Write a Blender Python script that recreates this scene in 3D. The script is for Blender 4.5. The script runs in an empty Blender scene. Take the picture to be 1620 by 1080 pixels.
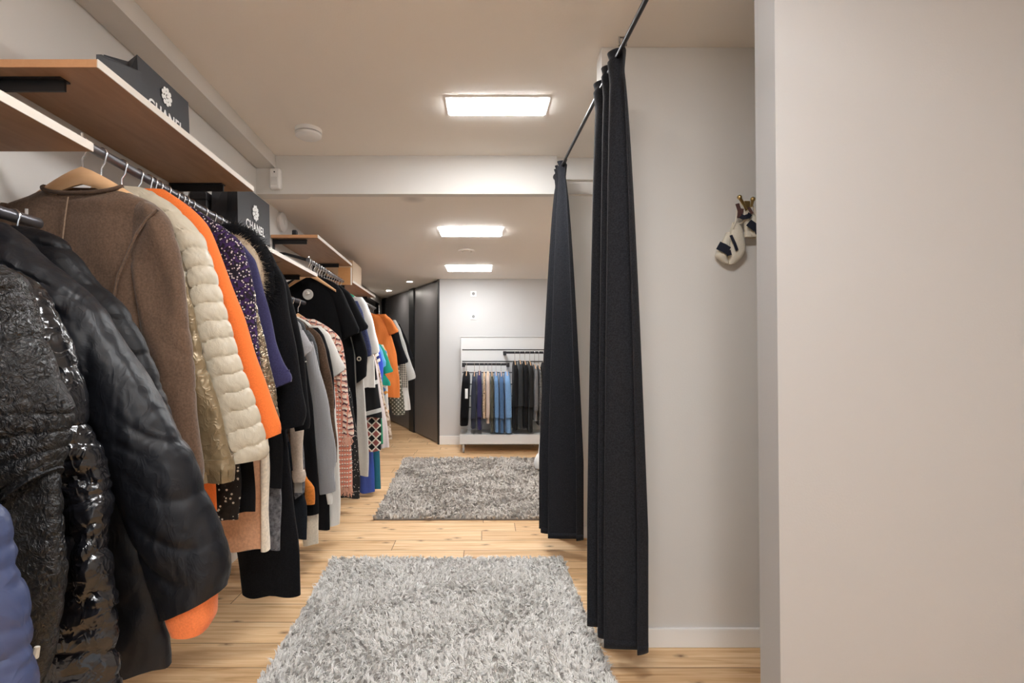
import bpy, math, random
import numpy as np
from mathutils import Vector

PI = math.pi
C = bpy.context.scene.collection
SC = bpy.context.scene
rng = np.random.default_rng(7)
random.seed(7)

# ------------------------------------------------------------------ camera frame (level, shift lens)
F, VX, VY, CH = 800.0, 765.0, 552.0, 1.3
def PX(px, Y): return (px - VX) * Y / F
def PZ(py, Y): return CH - (py - VY) * Y / F

cam_d = bpy.data.cameras.new('camera'); cam = bpy.data.objects.new('camera', cam_d); C.objects.link(cam)
cam.location = (0, 0, CH); cam.rotation_euler = (PI / 2, 0, 0)
cam_d.sensor_width = 36; cam_d.lens = F / 1620 * 36
cam_d.shift_x = (810 - VX) / 1620; cam_d.shift_y = (VY - 540) / 1620
cam_d.clip_start = 0.02; cam_d.clip_end = 60
SC.camera = cam

# ------------------------------------------------------------------ materials
class NT:
    def __init__(s, name):
        s.m = bpy.data.materials.new(name); s.m.use_nodes = True
        s.t = s.m.node_tree; s.n = s.t.nodes; s.l = s.t.links
        s.b = s.n['Principled BSDF']
        s.tc = s.n.new('ShaderNodeTexCoord')
    def new(s, typ, **kw):
        n = s.n.new(typ)
        for k, v in kw.items(): setattr(n, k, v)
        return n
    def ln(s, a, b): s.l.new(a, b)
    def val(s, sock, v): 
        if hasattr(v, 'links') or hasattr(v, 'is_output'): s.ln(v, sock)
        else: sock.default_value = v
    def math(s, op, a, b=0.0, c=None):
        n = s.new('ShaderNodeMath', operation=op)
        s.val(n.inputs[0], a); s.val(n.inputs[1], b)
        if c is not None: s.val(n.inputs[2], c)
        return n.outputs[0]
    def mapv(s, scale=(1, 1, 1), rot=(0, 0, 0), loc=(0, 0, 0), src='Object'):
        n = s.new('ShaderNodeMapping'); s.ln(s.tc.outputs[src], n.inputs[0])
        n.inputs[1].default_value = loc; n.inputs[2].default_value = rot; n.inputs[3].default_value = scale
        return n.outputs[0]
    def noise(s, vec, scale, detail=4, rough=.55, dist=0.0):
        n = s.new('ShaderNodeTexNoise'); s.ln(vec, n.inputs['Vector'])
        n.inputs['Scale'].default_value = scale; n.inputs['Detail'].default_value = detail
        n.inputs['Roughness'].default_value = rough; n.inputs['Distortion'].default_value = dist
        return n.outputs[0]
    def voro(s, vec, scale, feature='F1', rnd=1.0):
        n = s.new('ShaderNodeTexVoronoi', feature=feature); s.ln(vec, n.inputs['Vector'])
        n.inputs['Scale'].default_value = scale; n.inputs['Randomness'].default_value = rnd
        return n
    def ramp(s, fac, stops, interp='LINEAR'):
        n = s.new('ShaderNodeValToRGB'); s.ln(fac, n.inputs[0]); n.color_ramp.interpolation = interp
        e = n.color_ramp.elements
        while len(e) < len(stops): e.new(0.5)
        for i, (p, c) in enumerate(stops):
            e[i].position = p; e[i].color = (c[0], c[1], c[2], 1) if not isinstance(c, (int, float)) else (c, c, c, 1)
        return n.outputs[0]
    def mix(s, fac, a, b):
        n = s.new('ShaderNodeMix', data_type='RGBA')
        s.val(n.inputs[0], fac)
        for sock, v in ((n.inputs[6], a), (n.inputs[7], b)):
            if isinstance(v, tuple): sock.default_value = (*v[:3], 1)
            else: s.ln(v, sock)
        return n.outputs[2]
    def bump(s, h, strength=.3, dist=.01, prev=None):
        n = s.new('ShaderNodeBump'); s.ln(h, n.inputs['Height'])
        n.inputs['Strength'].default_value = strength; n.inputs['Distance'].default_value = dist
        if prev is not None: s.ln(prev, n.inputs['Normal'])
        return n.outputs[0]
    def fin(s, col=None, rough=.7, metal=0, spec=.35, nrm=None, sheen=0, coat=0):
        b = s.b
        if col is not None:
            if isinstance(col, tuple): b.inputs['Base Color'].default_value = (*col[:3], 1)
            else: s.ln(col, b.inputs['Base Color'])
        s.val(b.inputs['Roughness'], rough); b.inputs['Metallic'].default_value = metal
        b.inputs['Specular IOR Level'].default_value = spec
        if nrm is not None: s.ln(nrm, b.inputs['Normal'])
        if sheen:
            b.inputs['Sheen Weight'].default_value = sheen; b.inputs['Sheen Roughness'].default_value = .4
        if coat: b.inputs['Coat Weight'].default_value = coat
        return s.m

_mc = {}
def plain(name, col, rough=.6, metal=0, spec=.35, bscale=0, bstr=.15, var=0.0):
    if name in _mc: return _mc[name]
    t = NT(name); v = t.tc.outputs['Object']; nrm = None; c = col
    if bscale: nrm = t.bump(t.noise(v, bscale, 5), bstr, .004)
    if var:
        c = t.mix(t.noise(v, 6, 4), tuple(x * (1 - var) for x in col), tuple(min(1, x * (1 + var)) for x in col))
    _mc[name] = t.fin(c, rough, metal, spec, nrm); return _mc[name]

def cloth(name, col, rough=.85, weave=900, wst=.25, var=.18, wrinkle=.25, sheen=.15, spec=.2):
    """woven cloth: fine weave plus soft wrinkles, slight fleck"""
    if name in _mc: return _mc[name]
    t = NT(name); v = t.tc.outputs['Object']
    fl = t.noise(v, weave * .35, 2)
    c = t.mix(t.ramp(fl, [(.3, 0.0), (.7, 1.0)]), tuple(x * (1 - var) for x in col), tuple(min(1, x * (1 + var)) for x in col))
    n1 = t.bump(t.noise(t.mapv((1, 1, .35)), 14, 5, .6), wrinkle, .02)
    n2 = t.bump(t.noise(v, weave, 2), wst, .001, n1)
    _mc[name] = t.fin(c, rough, 0, spec, n2, sheen); return _mc[name]

def nylon(name, col, rough=.38, spec=.5, crease=.5, cs=22, metal=0, var=.1, coat=0, stretch=(1, 1, .8), ridge=.4):
    """down-jacket shell: soft dents and thin crease lines, a little shiny"""
    if name in _mc: return _mc[name]
    t = NT(name); v = t.mapv(stretch)
    a = t.noise(v, cs * .55, 2, .5, .4)
    b = t.noise(v, cs * 1.5, 2, .5, .8)
    cr = t.math('SUBTRACT', 1.0, t.math('MULTIPLY', t.math('ABSOLUTE', t.math('SUBTRACT', b, .5)), 5.0))
    cr = t.math('POWER', t.math('MAXIMUM', cr, 0.0), 2.5)
    n1 = t.bump(a, crease * .55, .03); n2 = t.bump(cr, crease * ridge, .004, n1)
    c = t.mix(a, tuple(x * (1 - var) for x in col), tuple(min(1, x * (1 + var)) for x in col))
    _mc[name] = t.fin(c, rough, metal, spec, n2, 0, coat); return _mc[name]
def crinkle(name, col, rough=.18, spec=.5, cs=85):
    if name in _mc: return _mc[name]
    t = NT(name); v = t.mapv((1, 1, .8))
    a = t.noise(v, cs, 3, .55, 1.6); b = t.voro(v, cs * 1.3).outputs[0]; big = t.noise(v, 9, 2)
    n = t.bump(a, .9, .008, t.bump(b, .5, .004, t.bump(big, .5, .03)))
    _mc[name] = t.fin(col, t.ramp(big, [(.35, rough), (.65, .5)]), 0, spec, n); return _mc[name]

def knit(name, col, sx=260):
    if name in _mc: return _mc[name]
    t = NT(name)
    w = t.new('ShaderNodeTexWave', wave_type='BANDS', bands_direction='X'); t.ln(t.tc.outputs['Object'], w.inputs['Vector'])
    w.inputs['Scale'].default_value = sx / 6.28; w.inputs['Distortion'].default_value = 1.2; w.inputs['Detail Scale'].default_value = 8
    f = t.noise(t.tc.outputs['Object'], 420, 2)
    c = t.mix(t.math('MULTIPLY', w.outputs[1], f), tuple(x * .72 for x in col), tuple(min(1, x * 1.15) for x in col))
    _mc[name] = t.fin(c, .95, 0, .1, t.bump(w.outputs[1], .35, .004), .2); return _mc[name]

def speckle(name, base, spots, scale, thr=.35, rough=.8, metal=0, second=None):
    """flecked cloth: spots of a second colour, scattered cell by cell"""
    if name in _mc: return _mc[name]
    t = NT(name); v = t.tc.outputs['Object']
    vo = t.voro(v, scale)
    sel = t.math('LESS_THAN', vo.outputs[0], thr)
    c = t.mix(sel, base, spots)
    if second is not None:
        sep = t.new('ShaderNodeSeparateColor'); t.ln(vo.outputs[1], sep.inputs[0])
        c = t.mix(t.math('LESS_THAN', sep.outputs[0], .38), c, second)
    _mc[name] = t.fin(c, rough, metal, .4, t.bump(vo.outputs[0], .5, .006)); return _mc[name]

def checks(name, a, b, scale, rot=0.0, line=None, rough=.8, mapz=True):
    if name in _mc: return _mc[name]
    t = NT(name)
    v = t.mapv((1, 0.001, 1), (0, rot, 0))
    ch = t.new('ShaderNodeTexChecker'); t.ln(v, ch.inputs[0]); ch.inputs[3].default_value = scale
    ch.inputs[1].default_value = (*a, 1); ch.inputs[2].default_value = (*b, 1)
    c = ch.outputs[0]
    if line:
        s = t.new('ShaderNodeSeparateXYZ'); t.ln(v, s.inputs[0])
        lx = t.math('LESS_THAN', t.math('PINGPONG', t.math('MULTIPLY', s.outputs[0], scale), .5), .1)
        lz = t.math('LESS_THAN', t.math('PINGPONG', t.math('MULTIPLY', s.outputs[2], scale), .5), .1)
        c = t.mix(t.math('MAXIMUM', lx, lz), c, line)
    _mc[name] = t.fin(c, rough, 0, .2); return _mc[name]

def stripes(name, cols, scale, tilt=.0, rough=.8):
    if name in _mc: return _mc[name]
    t = NT(name); s = t.new('ShaderNodeSeparateXYZ'); t.ln(t.mapv((1, 1, 1), (0, tilt, 0)), s.inputs[0])
    f = t.math('FRACT', t.math('MULTIPLY', s.outputs[2], scale))
    st = [(i / len(cols), c) for i, c in enumerate(cols)]
    _mc[name] = t.fin(t.ramp(f, st, 'CONSTANT'), rough, 0, .2); return _mc[name]

def blobs(name, cols, scale, rough=.8):
    """multi-coloured print in soft-edged patches"""
    if name in _mc: return _mc[name]
    t = NT(name); vo = t.voro(t.tc.outputs['Object'], scale)
    s = t.new('ShaderNodeSeparateColor'); t.ln(vo.outputs[1], s.inputs[0])
    st = [(i / len(cols), c) for i, c in enumerate(cols)]
    _mc[name] = t.fin(t.ramp(s.outputs[0], st, 'CONSTANT'), rough, 0, .2); return _mc[name]

# ---- room surfaces
def wall_mat(name, col, bs=.12):
    t = NT(name); v = t.tc.outputs['Object']
    n = t.bump(t.noise(v, 140, 4), bs, .003)
    c = t.mix(t.noise(v, 1.7, 3), tuple(x * .985 for x in col), tuple(min(1, x * 1.015) for x in col))
    return t.fin(c, .75, 0, .25, n)
M_wall = wall_mat('wall paint', (.70, .675, .64))
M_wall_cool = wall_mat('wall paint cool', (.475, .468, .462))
M_ceil = wall_mat('ceiling paint', (.88, .83, .77), .18)
M_trim = plain('trim white', (.86, .85, .83), .45)

def floor_mat():
    t = NT('pine boards'); o = t.tc.outputs['Object']
    sp = t.new('ShaderNodeSeparateXYZ'); t.ln(o, sp.inputs[0])
    bw = .172
    row = t.math('FLOOR', t.math('DIVIDE', sp.outputs[1], bw))
    wn = t.new('ShaderNodeTexWhiteNoise', noise_dimensions='1D'); t.ln(row, wn.inputs['W'])
    xo = t.math('ADD', sp.outputs[0], t.math('MULTIPLY', wn.outputs[0], 5.3))
    colr = t.math('FLOOR', t.math('DIVIDE', xo, 1.9))
    wn2 = t.new('ShaderNodeTexWhiteNoise', noise_dimensions='2D')
    cb = t.new('ShaderNodeCombineXYZ'); t.ln(row, cb.inputs[0]); t.ln(colr, cb.inputs[1]); t.ln(cb.outputs[0], wn2.inputs['Vector'])
    # grain, shifted per board
    cv = t.new('ShaderNodeCombineXYZ')
    t.ln(t.math('MULTIPLY', xo, 1.3), cv.inputs[0]); t.ln(t.math('MULTIPLY', sp.outputs[1], 26.0), cv.inputs[1]); t.ln(t.math('MULTIPLY', wn2.outputs[0], 40.0), cv.inputs[2])
    g = t.noise(cv.outputs[0], 1.6, 6, .6, .8)
    base = t.ramp(g, [(.25, (.44, .24, .105)), (.42, (.67, .43, .225)), (.58, (.79, .56, .335)), (.8, (.88, .70, .47))])
    tone = t.ramp(wn2.outputs[0], [(0, (.78, .68, .60)), (.4, (.97, .93, .88)), (1, (1.08, 1.07, 1.06))])
    mul = t.new('ShaderNodeMix', data_type='RGBA', blend_type='MULTIPLY'); mul.inputs[0].default_value = 1
    t.ln(base, mul.inputs[6]); t.ln(tone, mul.inputs[7]); c = mul.outputs[2]
    # knots
    kv = t.new('ShaderNodeCombineXYZ')
    t.ln(t.math('ADD', t.math('MULTIPLY', xo, 2.6), t.math('MULTIPLY', wn2.outputs[0], 37.0)), kv.inputs[0]); t.ln(t.math('MULTIPLY', sp.outputs[1], 5.2), kv.inputs[1]); k = t.voro(kv.outputs[0], 1.0); k.voronoi_dimensions = '2D'; k = k.outputs[0]
    kk = t.math('ADD', k, t.math('MULTIPLY', t.noise(o, 30, 3), .10))
    c = t.mix(t.ramp(kk, [(.055, .9), (.09, .4), (.15, 0.0)]), c, (.15, .065, .03))
    # seams between boards and at board ends
    sy = t.math('PINGPONG', sp.outputs[1], bw / 2 )
    fy = t.math('LESS_THAN', t.math('PINGPONG', t.math('ADD', t.math('DIVIDE', sp.outputs[1], bw), 0.0), .5), .012)
    fx = t.math('LESS_THAN', t.math('PINGPONG', t.math('DIVIDE', xo, 1.9), .5), .0012)
    seam = t.math('MAXIMUM', fy, fx)
    c = t.mix(seam, c, (.20, .105, .05))
    n = t.bump(g, .08, .003); n = t.bump(t.math('SUBTRACT', 1.0, seam), .4, .003, n)
    return t.fin(c, t.ramp(g, [(0, .42), (1, .55)]), 0, .35, n)
M_floor = floor_mat()

def wood(name, a, b, sx=2, sy=30, rough=.5, axis='Y'):
    if name in _mc: return _mc[name]
    t = NT(name)
    sc = (sy, sx, sy) if axis == 'Y' else (sx, sy, sy)
    g = t.noise(t.mapv(sc), 1.0, 6, .6, 1.0)
    g2 = t.noise(t.tc.outputs['Object'], 3.0, 3)
    c = t.mix(t.math('MULTIPLY_ADD', g, .7, t.math('MULTIPLY', g2, .3)), a, b)
    _mc[name] = t.fin(c, rough, 0, .35, t.bump(g, .1, .002)); return _mc[name]
M_shelf_under = wood('shelf oak laminate', (.22, .105, .055), (.52, .32, .19), 3, 22)
M_shelf_edge = wood('shelf raw edge', (.55, .27, .12), (.68, .38, .20), 3, 60)
M_hanger = wood('hanger beech', (.66, .38, .19), (.80, .52, .30), 4, 40, .4, 'X')
M_crate = wood('crate birch', (.55, .36, .21), (.68, .48, .31), 4, 30, .55)
M_band = plain('edge band white', (.78, .72, .64), .5)
M_blackmetal = plain('black metal', (.018, .018, .02), .42, .3, .5)
M_rail = plain('rail gunmetal', (.17, .17, .185), .34, .75, .5)
M_chrome = plain('chrome wire', (.75, .75, .76), .2, 1.0)
M_brass = plain('brass', (.62, .45, .20), .28, 1.0)
M_whiteplastic = plain('white plastic', (.82, .81, .79), .4)
M_darkplastic = plain('dark plastic', (.05, .05, .05), .4)
M_bag = plain('black card', (.022, .022, .026), .55, 0, .4, 160, .1)
M_print = plain('white print', (.85, .85, .84), .6)

def emis(name, col, s):
    t = NT(name); t.b.inputs['Emission Color'].default_value = (*col, 1); t.b.inputs['Emission Strength'].default_value = s
    t.b.inputs['Base Color'].default_value = (.9, .9, .9, 1); return t.m
M_panel = emis('lit diffuser', (.97, .985, 1.0), 60.0)
M_panel_far = emis('lit diffuser, dimmer', (.97, .985, 1.0), 26.0)
M_spot = emis('lit spot lens', (1.0, .93, .84), 260.0)

# ------------------------------------------------------------------ mesh building
class MB:
    def __init__(s): s.v = []; s.f = []; s.n = 0
    def add(s, v, f):
        v = np.asarray(v, float).reshape(-1, 3); s.v.append(v)
        s.f.extend([tuple(int(i) + s.n for i in q) for q in f]); s.n += len(v); return s
    def box(s, x0, x1, y0, y1, z0, z1):
        v = [(x, y, z) for z in (z0, z1) for y in (y0, y1) for x in (x0, x1)]
        return s.add(v, [(0, 2, 3, 1), (4, 5, 7, 6), (0, 1, 5, 4), (2, 6, 7, 3), (0, 4, 6, 2), (1, 3, 7, 5)])
    def prism(s, poly, z0, z1):
        n = len(poly); a = sum(poly[i][0] * poly[(i + 1) % n][1] - poly[(i + 1) % n][0] * poly[i][1] for i in range(n))
        if a < 0: poly = poly[::-1]
        v = [(x, y, z0) for x, y in poly] + [(x, y, z1) for x, y in poly]
        return s.add(v, [tuple(range(n))[::-1], tuple(range(n, 2 * n))] + [(i, (i + 1) % n, n + (i + 1) % n, n + i) for i in range(n)])
    def rings(s, R, cap0=True, cap1=True, closed=True):
        R = np.asarray(R, float); n, m = R.shape[:2]; f = []
        mm = m if closed else m - 1
        for i in range(n - 1):
            for j in range(mm):
                k = (j + 1) % m
                f.append((i * m + j, i * m + k, (i + 1) * m + k, (i + 1) * m + j))
        if cap0: f.append(tuple(range(m))[::-1])
        if cap1: f.append(tuple(range((n - 1) * m, n * m)))
        return s.add(R.reshape(-1, 3), f)
    def tube(s, pts, r, seg=8, caps=True):
        P = [Vector(p) for p in pts]; n = len(P); rr = r if hasattr(r, '__len__') else [r] * n
        T = [(P[min(i + 1, n - 1)] - P[max(i - 1, 0)]).normalized() for i in range(n)]
        up = Vector((0, 0, 1)) if abs(T[0].z) < .9 else Vector((1, 0, 0))
        a = T[0].cross(up).normalized(); R = []
        for i in range(n):
            a = (a - T[i] * a.dot(T[i])).normalized(); b = T[i].cross(a)
            R.append([P[i] + (a * math.cos(2 * PI * k / seg) + b * math.sin(2 * PI * k / seg)) * rr[i] for k in range(seg)])
        return s.rings(R, caps, caps)
    def lathe(s, prof, c=(0, 0, 0), seg=24, axis='Z'):
        R = []
        for r, h in prof:
            ring = []
            for k in range(seg):
                a = 2 * PI * k / seg; x, y = r * math.cos(a), r * math.sin(a)
                p = {'Z': (x, y, h), 'Y': (x, h, -y), 'X': (h, x, y)}[axis]
                ring.append((c[0] + p[0], c[1] + p[1], c[2] + p[2]))
            R.append(ring)
        return s.rings(R)
    def ell(s, c, r, seg=14, ring=8):
        R = []
        for i in range(ring + 1):
            a = -PI / 2 + PI * (.03 + .94 * i / ring); R.append([(c[0] + r[0] * math.cos(a) * math.cos(2 * PI * k / seg), c[1] + r[1] * math.cos(a) * math.sin(2 * PI * k / seg), c[2] + r[2] * math.sin(a)) for k in range(seg)])
        return s.rings(R)
    def mesh(s, name, off=(0, 0, 0)):
        me = bpy.data.meshes.new(name)
        V = np.concatenate(s.v) - np.array(off)
        me.from_pydata(V.tolist(), [], s.f); me.update(); return me

def obj(name, mb, mat, parent=None, smooth=True, off=None, bevel=0, angle=40):
    """one mesh object; with a parent, coordinates given in world space are made local to it"""
    o_ = off if off is not None else (tuple(parent_world(parent)) if parent else (0, 0, 0))
    me = mb.mesh(name, o_) if isinstance(mb, MB) else mb
    for p in me.polygons: p.use_smooth = smooth
    if smooth:
        try: me.set_sharp_from_angle(angle=math.radians(angle))
        except Exception: pass
    o = bpy.data.objects.new(name, me); C.objects.link(o)
    for m in (mat if isinstance(mat, (list, tuple)) else [mat]): me.materials.append(m)
    if parent: o.parent = parent
    elif off is not None: o.location = off
    if bevel:
        b = o.modifiers.new('bevel', 'BEVEL'); b.width = bevel; b.segments = 2; b.limit_method = 'ANGLE'
    return o
def parent_world(p):
    v = Vector((0, 0, 0))
    while p is not None: v = v + p.location; p = p.parent
    return v
def tag(o, label, cat, group=None):
    o['label'] = label; o['category'] = cat
    if group: o['group'] = group
    return o
def thing(name, label, cat, loc, group=None):
    o = bpy.data.objects.new(name, None); C.objects.link(o); o.location = loc; o.empty_display_size = .05
    return tag(o, label, cat, group)
def struct(name, mb, mat, smooth=False, bevel=0):
    o = obj(name, mb, mat, smooth=smooth, bevel=bevel); o['kind'] = 'structure'; return o

# ------------------------------------------------------------------ the room
def WX(Y): return -1.333 - .063 * Y              # left wall plane
YB, YE = 6.89, 9.75                              # back wall, end of the passage
ZU = 2.62
def ZL(X, Y):                                    # lower ceiling, a little out of level as in the photo
    t = min(1, max(0, (Y - 3.45) / (YB - 3.45))); left = 2.40 if X < -1.2 else 2.36
    return left + (2.256 - left) * t
XR = 1.95
struct('floor', MB().box(-2.3, XR + .1, -2.6, 10, -.1, 0), M_floor)
struct('ceiling', MB().box(-1.6, XR + .1, -2.6, 3.62, ZU, ZU + .1), M_ceil)
# lower ceiling with faint grey smudges near the step
t = NT('lower ceiling paint'); v = t.tc.outputs['Object']
def smudge(c, r):
    n = t.new('ShaderNodeVectorMath', operation='DISTANCE'); t.ln(v, n.inputs[0]); n.inputs[1].default_value = c
    return t.ramp(t.math('DIVIDE', n.outputs['Value'], r), [(.15, .55), (1.0, 0.0)])
cc = t.mix(smudge((-.50, 3.56, 2.36), .10), (.86, .81, .75), (.36, .33, .31))
M_ceil2 = t.fin(cc, .75, 0, .25, t.bump(t.noise(v, 140, 4), .18, .003))
mb = MB(); xs = [-2.3, -1.2, -.4, .6, XR + .1]; ys = [3.46, 4.3, 5.2, 6.1, YB, 10]
G = [[(x, y, ZL(x, y)) for x in xs] for y in ys] 
mb.rings(np.array(G), False, False, closed=False)
mb.rings(np.array([[(x, y, z + .1) for x, y, z in r] for r in G]), False, False, closed=False)
struct('ceiling.001', mb, M_ceil2)
struct('wall_left', MB().prism([(WX(-2.6), -2.6), (WX(9.9), 9.9), (WX(9.9) - .12, 9.9), (WX(-2.6) - .12, -2.6)], 0, ZU), M_wall)
struct('trim_1', MB().prism([(WX(-2.5) + .001, -2.5), (WX(3.45) + .001, 3.45), (WX(3.45) + .131, 3.45), (WX(-2.5) + .131, -2.5)], 2.533, ZU - .001), M_wall)
struct('trim_2', MB().box(-1.6, .50, 3.451, 3.57, 2.358, ZU), M_wall)
struct('wall_back', MB().box(-.6, XR + .1, YB, YB + .1, 0, 2.5), wall_mat('back wall paint', (.62, .61, .60)))
struct('wall_right', MB().box(XR, XR + .12, -2.6, YB, 0, ZU), M_wall)
struct('wall_front', MB().box(-1.4, -.95, -2.62, -2.5, 0, ZU).box(.95, XR, -2.62, -2.5, 0, ZU).box(-.95, .95, -2.62, -2.5, 2.35, ZU), M_wall)  # unseen wall behind the camera; its opening is added to let daylight in
struct('wall_end', MB().box(-2.2, -1.6, 9.72, 9.85, 0, 2.5), M_wall)
struct('wall_cubicle', MB().box(.517, XR, 2.213, 2.31, 0, ZU - .001), M_wall)
struct('wall_fitting', MB().box(.50, XR, 3.49, 3.58, 0, ZU - .001), M_wall)
# the plain partition close by, its narrow end towards the aisle and a hair out of plumb
x0 = .872
R = [[(x0 - .018 * (1 - z / 2.62) * -1 - .018 * 0 + 0, y, z) for y in (0,)] for z in (0,)]
v = []
for z in (0, ZU - .001):
    xa = x0 + .012 - .024 * z / ZU
    v += [(xa, 1.5, z), (XR, 1.5, z), (XR, 1.61, z), (xa, 1.61, z)]
struct('wall_near', MB().add(v, [(3, 2, 1, 0), (4, 5, 6, 7), (0, 1, 5, 4), (1, 2, 6, 5), (2, 3, 7, 6), (3, 0, 4, 7)]), M_wall_cool)
def bb(name, x0, x1, y0, y1, h=.085): struct(name, MB().box(x0, x1, y0, y1, 0, h), M_trim, bevel=.004)
bb('baseboard_cubicle', .517, XR, 2.199, 2.2128); bb('baseboard_fitting', .50, XR, 3.476, 3.4898)
bb('baseboard_back', -.6, XR, YB - .014, YB, .12)
# dark sliding doors on the angled wall of the passage
P0, P1 = np.array((-.6, 6.89)), np.array((-1.95, 9.70)); dv = P1 - P0; nv = np.array((dv[1], -dv[0])); nv = nv / np.linalg.norm(nv)
if nv[0] > 0: nv = -nv
def along(s, d): q = P0 + dv * s + nv * d; return (float(q[0]), float(q[1]))
t = NT('dark door lacquer'); vv = t.tc.outputs['Object']
M_door = t.fin(t.mix(t.noise(vv, 2.2, 4), (.10, .095, .10), (.15, .143, .148)), .36, 0, .5, t.bump(t.noise(vv, 45, 4), .08, .004))
M_doorframe = plain('door frame black', (.012, .012, .013), .45)
struct('wall_angle', MB().prism([along(0, -.06), along(1, -.06), along(1, -.16), along(0, -.16)], 0, 2.5), plain('dark wall', (.04, .04, .045), .6))
for i, (a, b) in enumerate(((.012, .35), (.425, .90))):
    struct('door_%d' % (i + 1), MB().prism([along(a, 0), along(b, 0), along(b, -.045), along(a, -.045)], .012, 2.235), M_door)
for i, (a, b) in enumerate(((0, .012), (.35, .425), (.90, .985))):
    struct('trim_%d' % (i + 3), MB().prism([along(a, .02), along(b, .02), along(b, -.06), along(a, -.06)], 0, 2.25), M_doorframe)

# ------------------------------------------------------------------ ceiling fittings
def panel(x0, x1, y0, y1, z, label, mat=None):
    g = thing('ceiling_light', label, 'light', ((x0 + x1) / 2, (y0 + y1) / 2, z))
    fr = MB()
    fr.box(x0 - .012, x1 + .012, y0 - .012, y0, z - .005, z + .002).box(x0 - .012, x1 + .012, y1, y1 + .012, z - .005, z + .002)
    fr.box(x0 - .012, x0, y0, y1, z - .005, z + .002).box(x1, x1 + .012, y0, y1, z - .005, z + .002)
    obj('frame', fr, M_trim, g, False)
    obj('diffuser', MB().box(x0, x1, y0, y1, z - .010, z), mat or M_panel, g, False)
panel(-.188, .338, 2.655, 2.835, ZU, 'brightly lit rectangular ceiling panel before the ceiling step')
panel(-.375, .155, 4.29, 4.57, 2.327, 'lit rectangular ceiling panel just beyond the ceiling step')
panel(-.44, .09, 5.94, 6.30, 2.276, 'lit rectangular ceiling panel nearest the back wall', M_panel_far)
for i, y in enumerate((.75, -.8, -2.0)):
    panel(-.10 + .03 * i, .43 + .03 * i, y - .1, y + .1, ZU, ('lit ceiling panel in the aisle, overhead of the black jackets', 'lit ceiling panel above the unseen end of the room', 'lit ceiling panel close to the unseen front wall')[i], None)
for (px, py, Y, lb) in ((648, 444, 7.15, 'small round recessed spotlight in front of the dark doors, the nearer one'), (615, 459, 8.25, 'small round recessed spotlight at the far end of the dark doors')):
    x = PX(px, Y); z = 2.2555
    g = thing('recessed_spotlight', lb, 'light', (x, Y, z))
    obj('trim_ring', MB().lathe([(.062, 0), (.062, -.006), (.04, -.006), (.04, 0)], (x, Y, z), 24), M_trim, g)
    obj('lens', MB().lathe([(.038, .001), (.038, -.003)], (x, Y, z), 20), M_spot, g)
# smoke detector
Y = 3.04; x = PX(488, Y)
g = thing('smoke_detector', 'white round smoke detector on the ceiling before the step', 'detector', (x, Y, ZU))
obj('base', MB().lathe([(.078, 0), (.078, -.022), (.07, -.024)], (x, Y, ZU), 32), M_whiteplastic, g)
obj('vent_ring', MB().lathe([(.068, -.022), (.068, -.030)], (x, Y, ZU), 32), M_darkplastic, g)
obj('cover', MB().lathe([(.076, -.029), (.075, -.042), (.06, -.052), (.03, -.056), (.001, -.056)], (x, Y, ZU), 32), M_whiteplastic, g)
# motion sensor
x, z = PX(437, 3.43), PZ(284, 3.43)
g = thing('motion_sensor', 'small white motion sensor box in the corner under the soffit', 'sensor', (x, 3.44, z))
obj('housing', MB().box(x - .037, x + .037, 3.40, 3.4505, z - .068, z + .068), M_whiteplastic, g, bevel=.012)
obj('lens', MB().box(x - .022, x + .022, 3.395, 3.401, z - .045, z + .01), plain('sensor lens', (.70, .69, .67), .3), g, bevel=.003)
obj('indicator', MB().lathe([(.005, 0), (.005, -.004)], (x, 3.401, z + .042), 12, 'Y'), M_darkplastic, g)
# round siren on the left wall
Y = 3.93; xw = WX(Y); z = 2.285
g = thing('alarm_siren', 'white round alarm disc high on the wall beyond the sensor', 'alarm', (xw, Y, z))
obj('disc', MB().lathe([(.075, 0), (.075, .022), (.062, .034), (.001, .038)], (xw, Y, z), 28, 'X'), M_whiteplastic, g)
obj('button', MB().lathe([(.022, .034), (.020, .042), (.001, .043)], (xw, Y, z), 18, 'X'), M_trim, g)
# ceiling vent
Y = 5.18; x = PX(738, Y); z = ZL(x, Y)
g = thing('ceiling_vent', 'round flush vent between the two far ceiling panels', 'vent', (x, Y, z))
obj('flange', MB().lathe([(.085, .004), (.085, -.006), (.07, -.010), (.055, -.010), (.055, .004)], (x, Y, z), 28), M_ceil, g)
obj('core', MB().lathe([(.045, .004), (.042, -.012), (.001, -.013)], (x, Y, z), 24), M_ceil, g)

# sockets on the back wall
for py, lb in ((465, 'white square wall socket, the upper one on the back wall'), (501, 'white square wall socket, the lower one above the clothes rack')):
    Y = YB; x, z = PX(749, Y), PZ(py, Y)
    g = thing('wall_socket', lb, 'socket', (x, Y, z))
    obj('plate', MB().box(x - .041, x + .041, Y - .010, Y + .001, z - .041, z + .041), M_whiteplastic, g, bevel=.004)
    obj('socket', MB().lathe([(.021, -.0101), (.020, -.0105), (.001, -.0106)], (x, Y, z + .004), 20, 'Y'), plain('socket well', (.25, .25, .25), .5), g)

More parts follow.
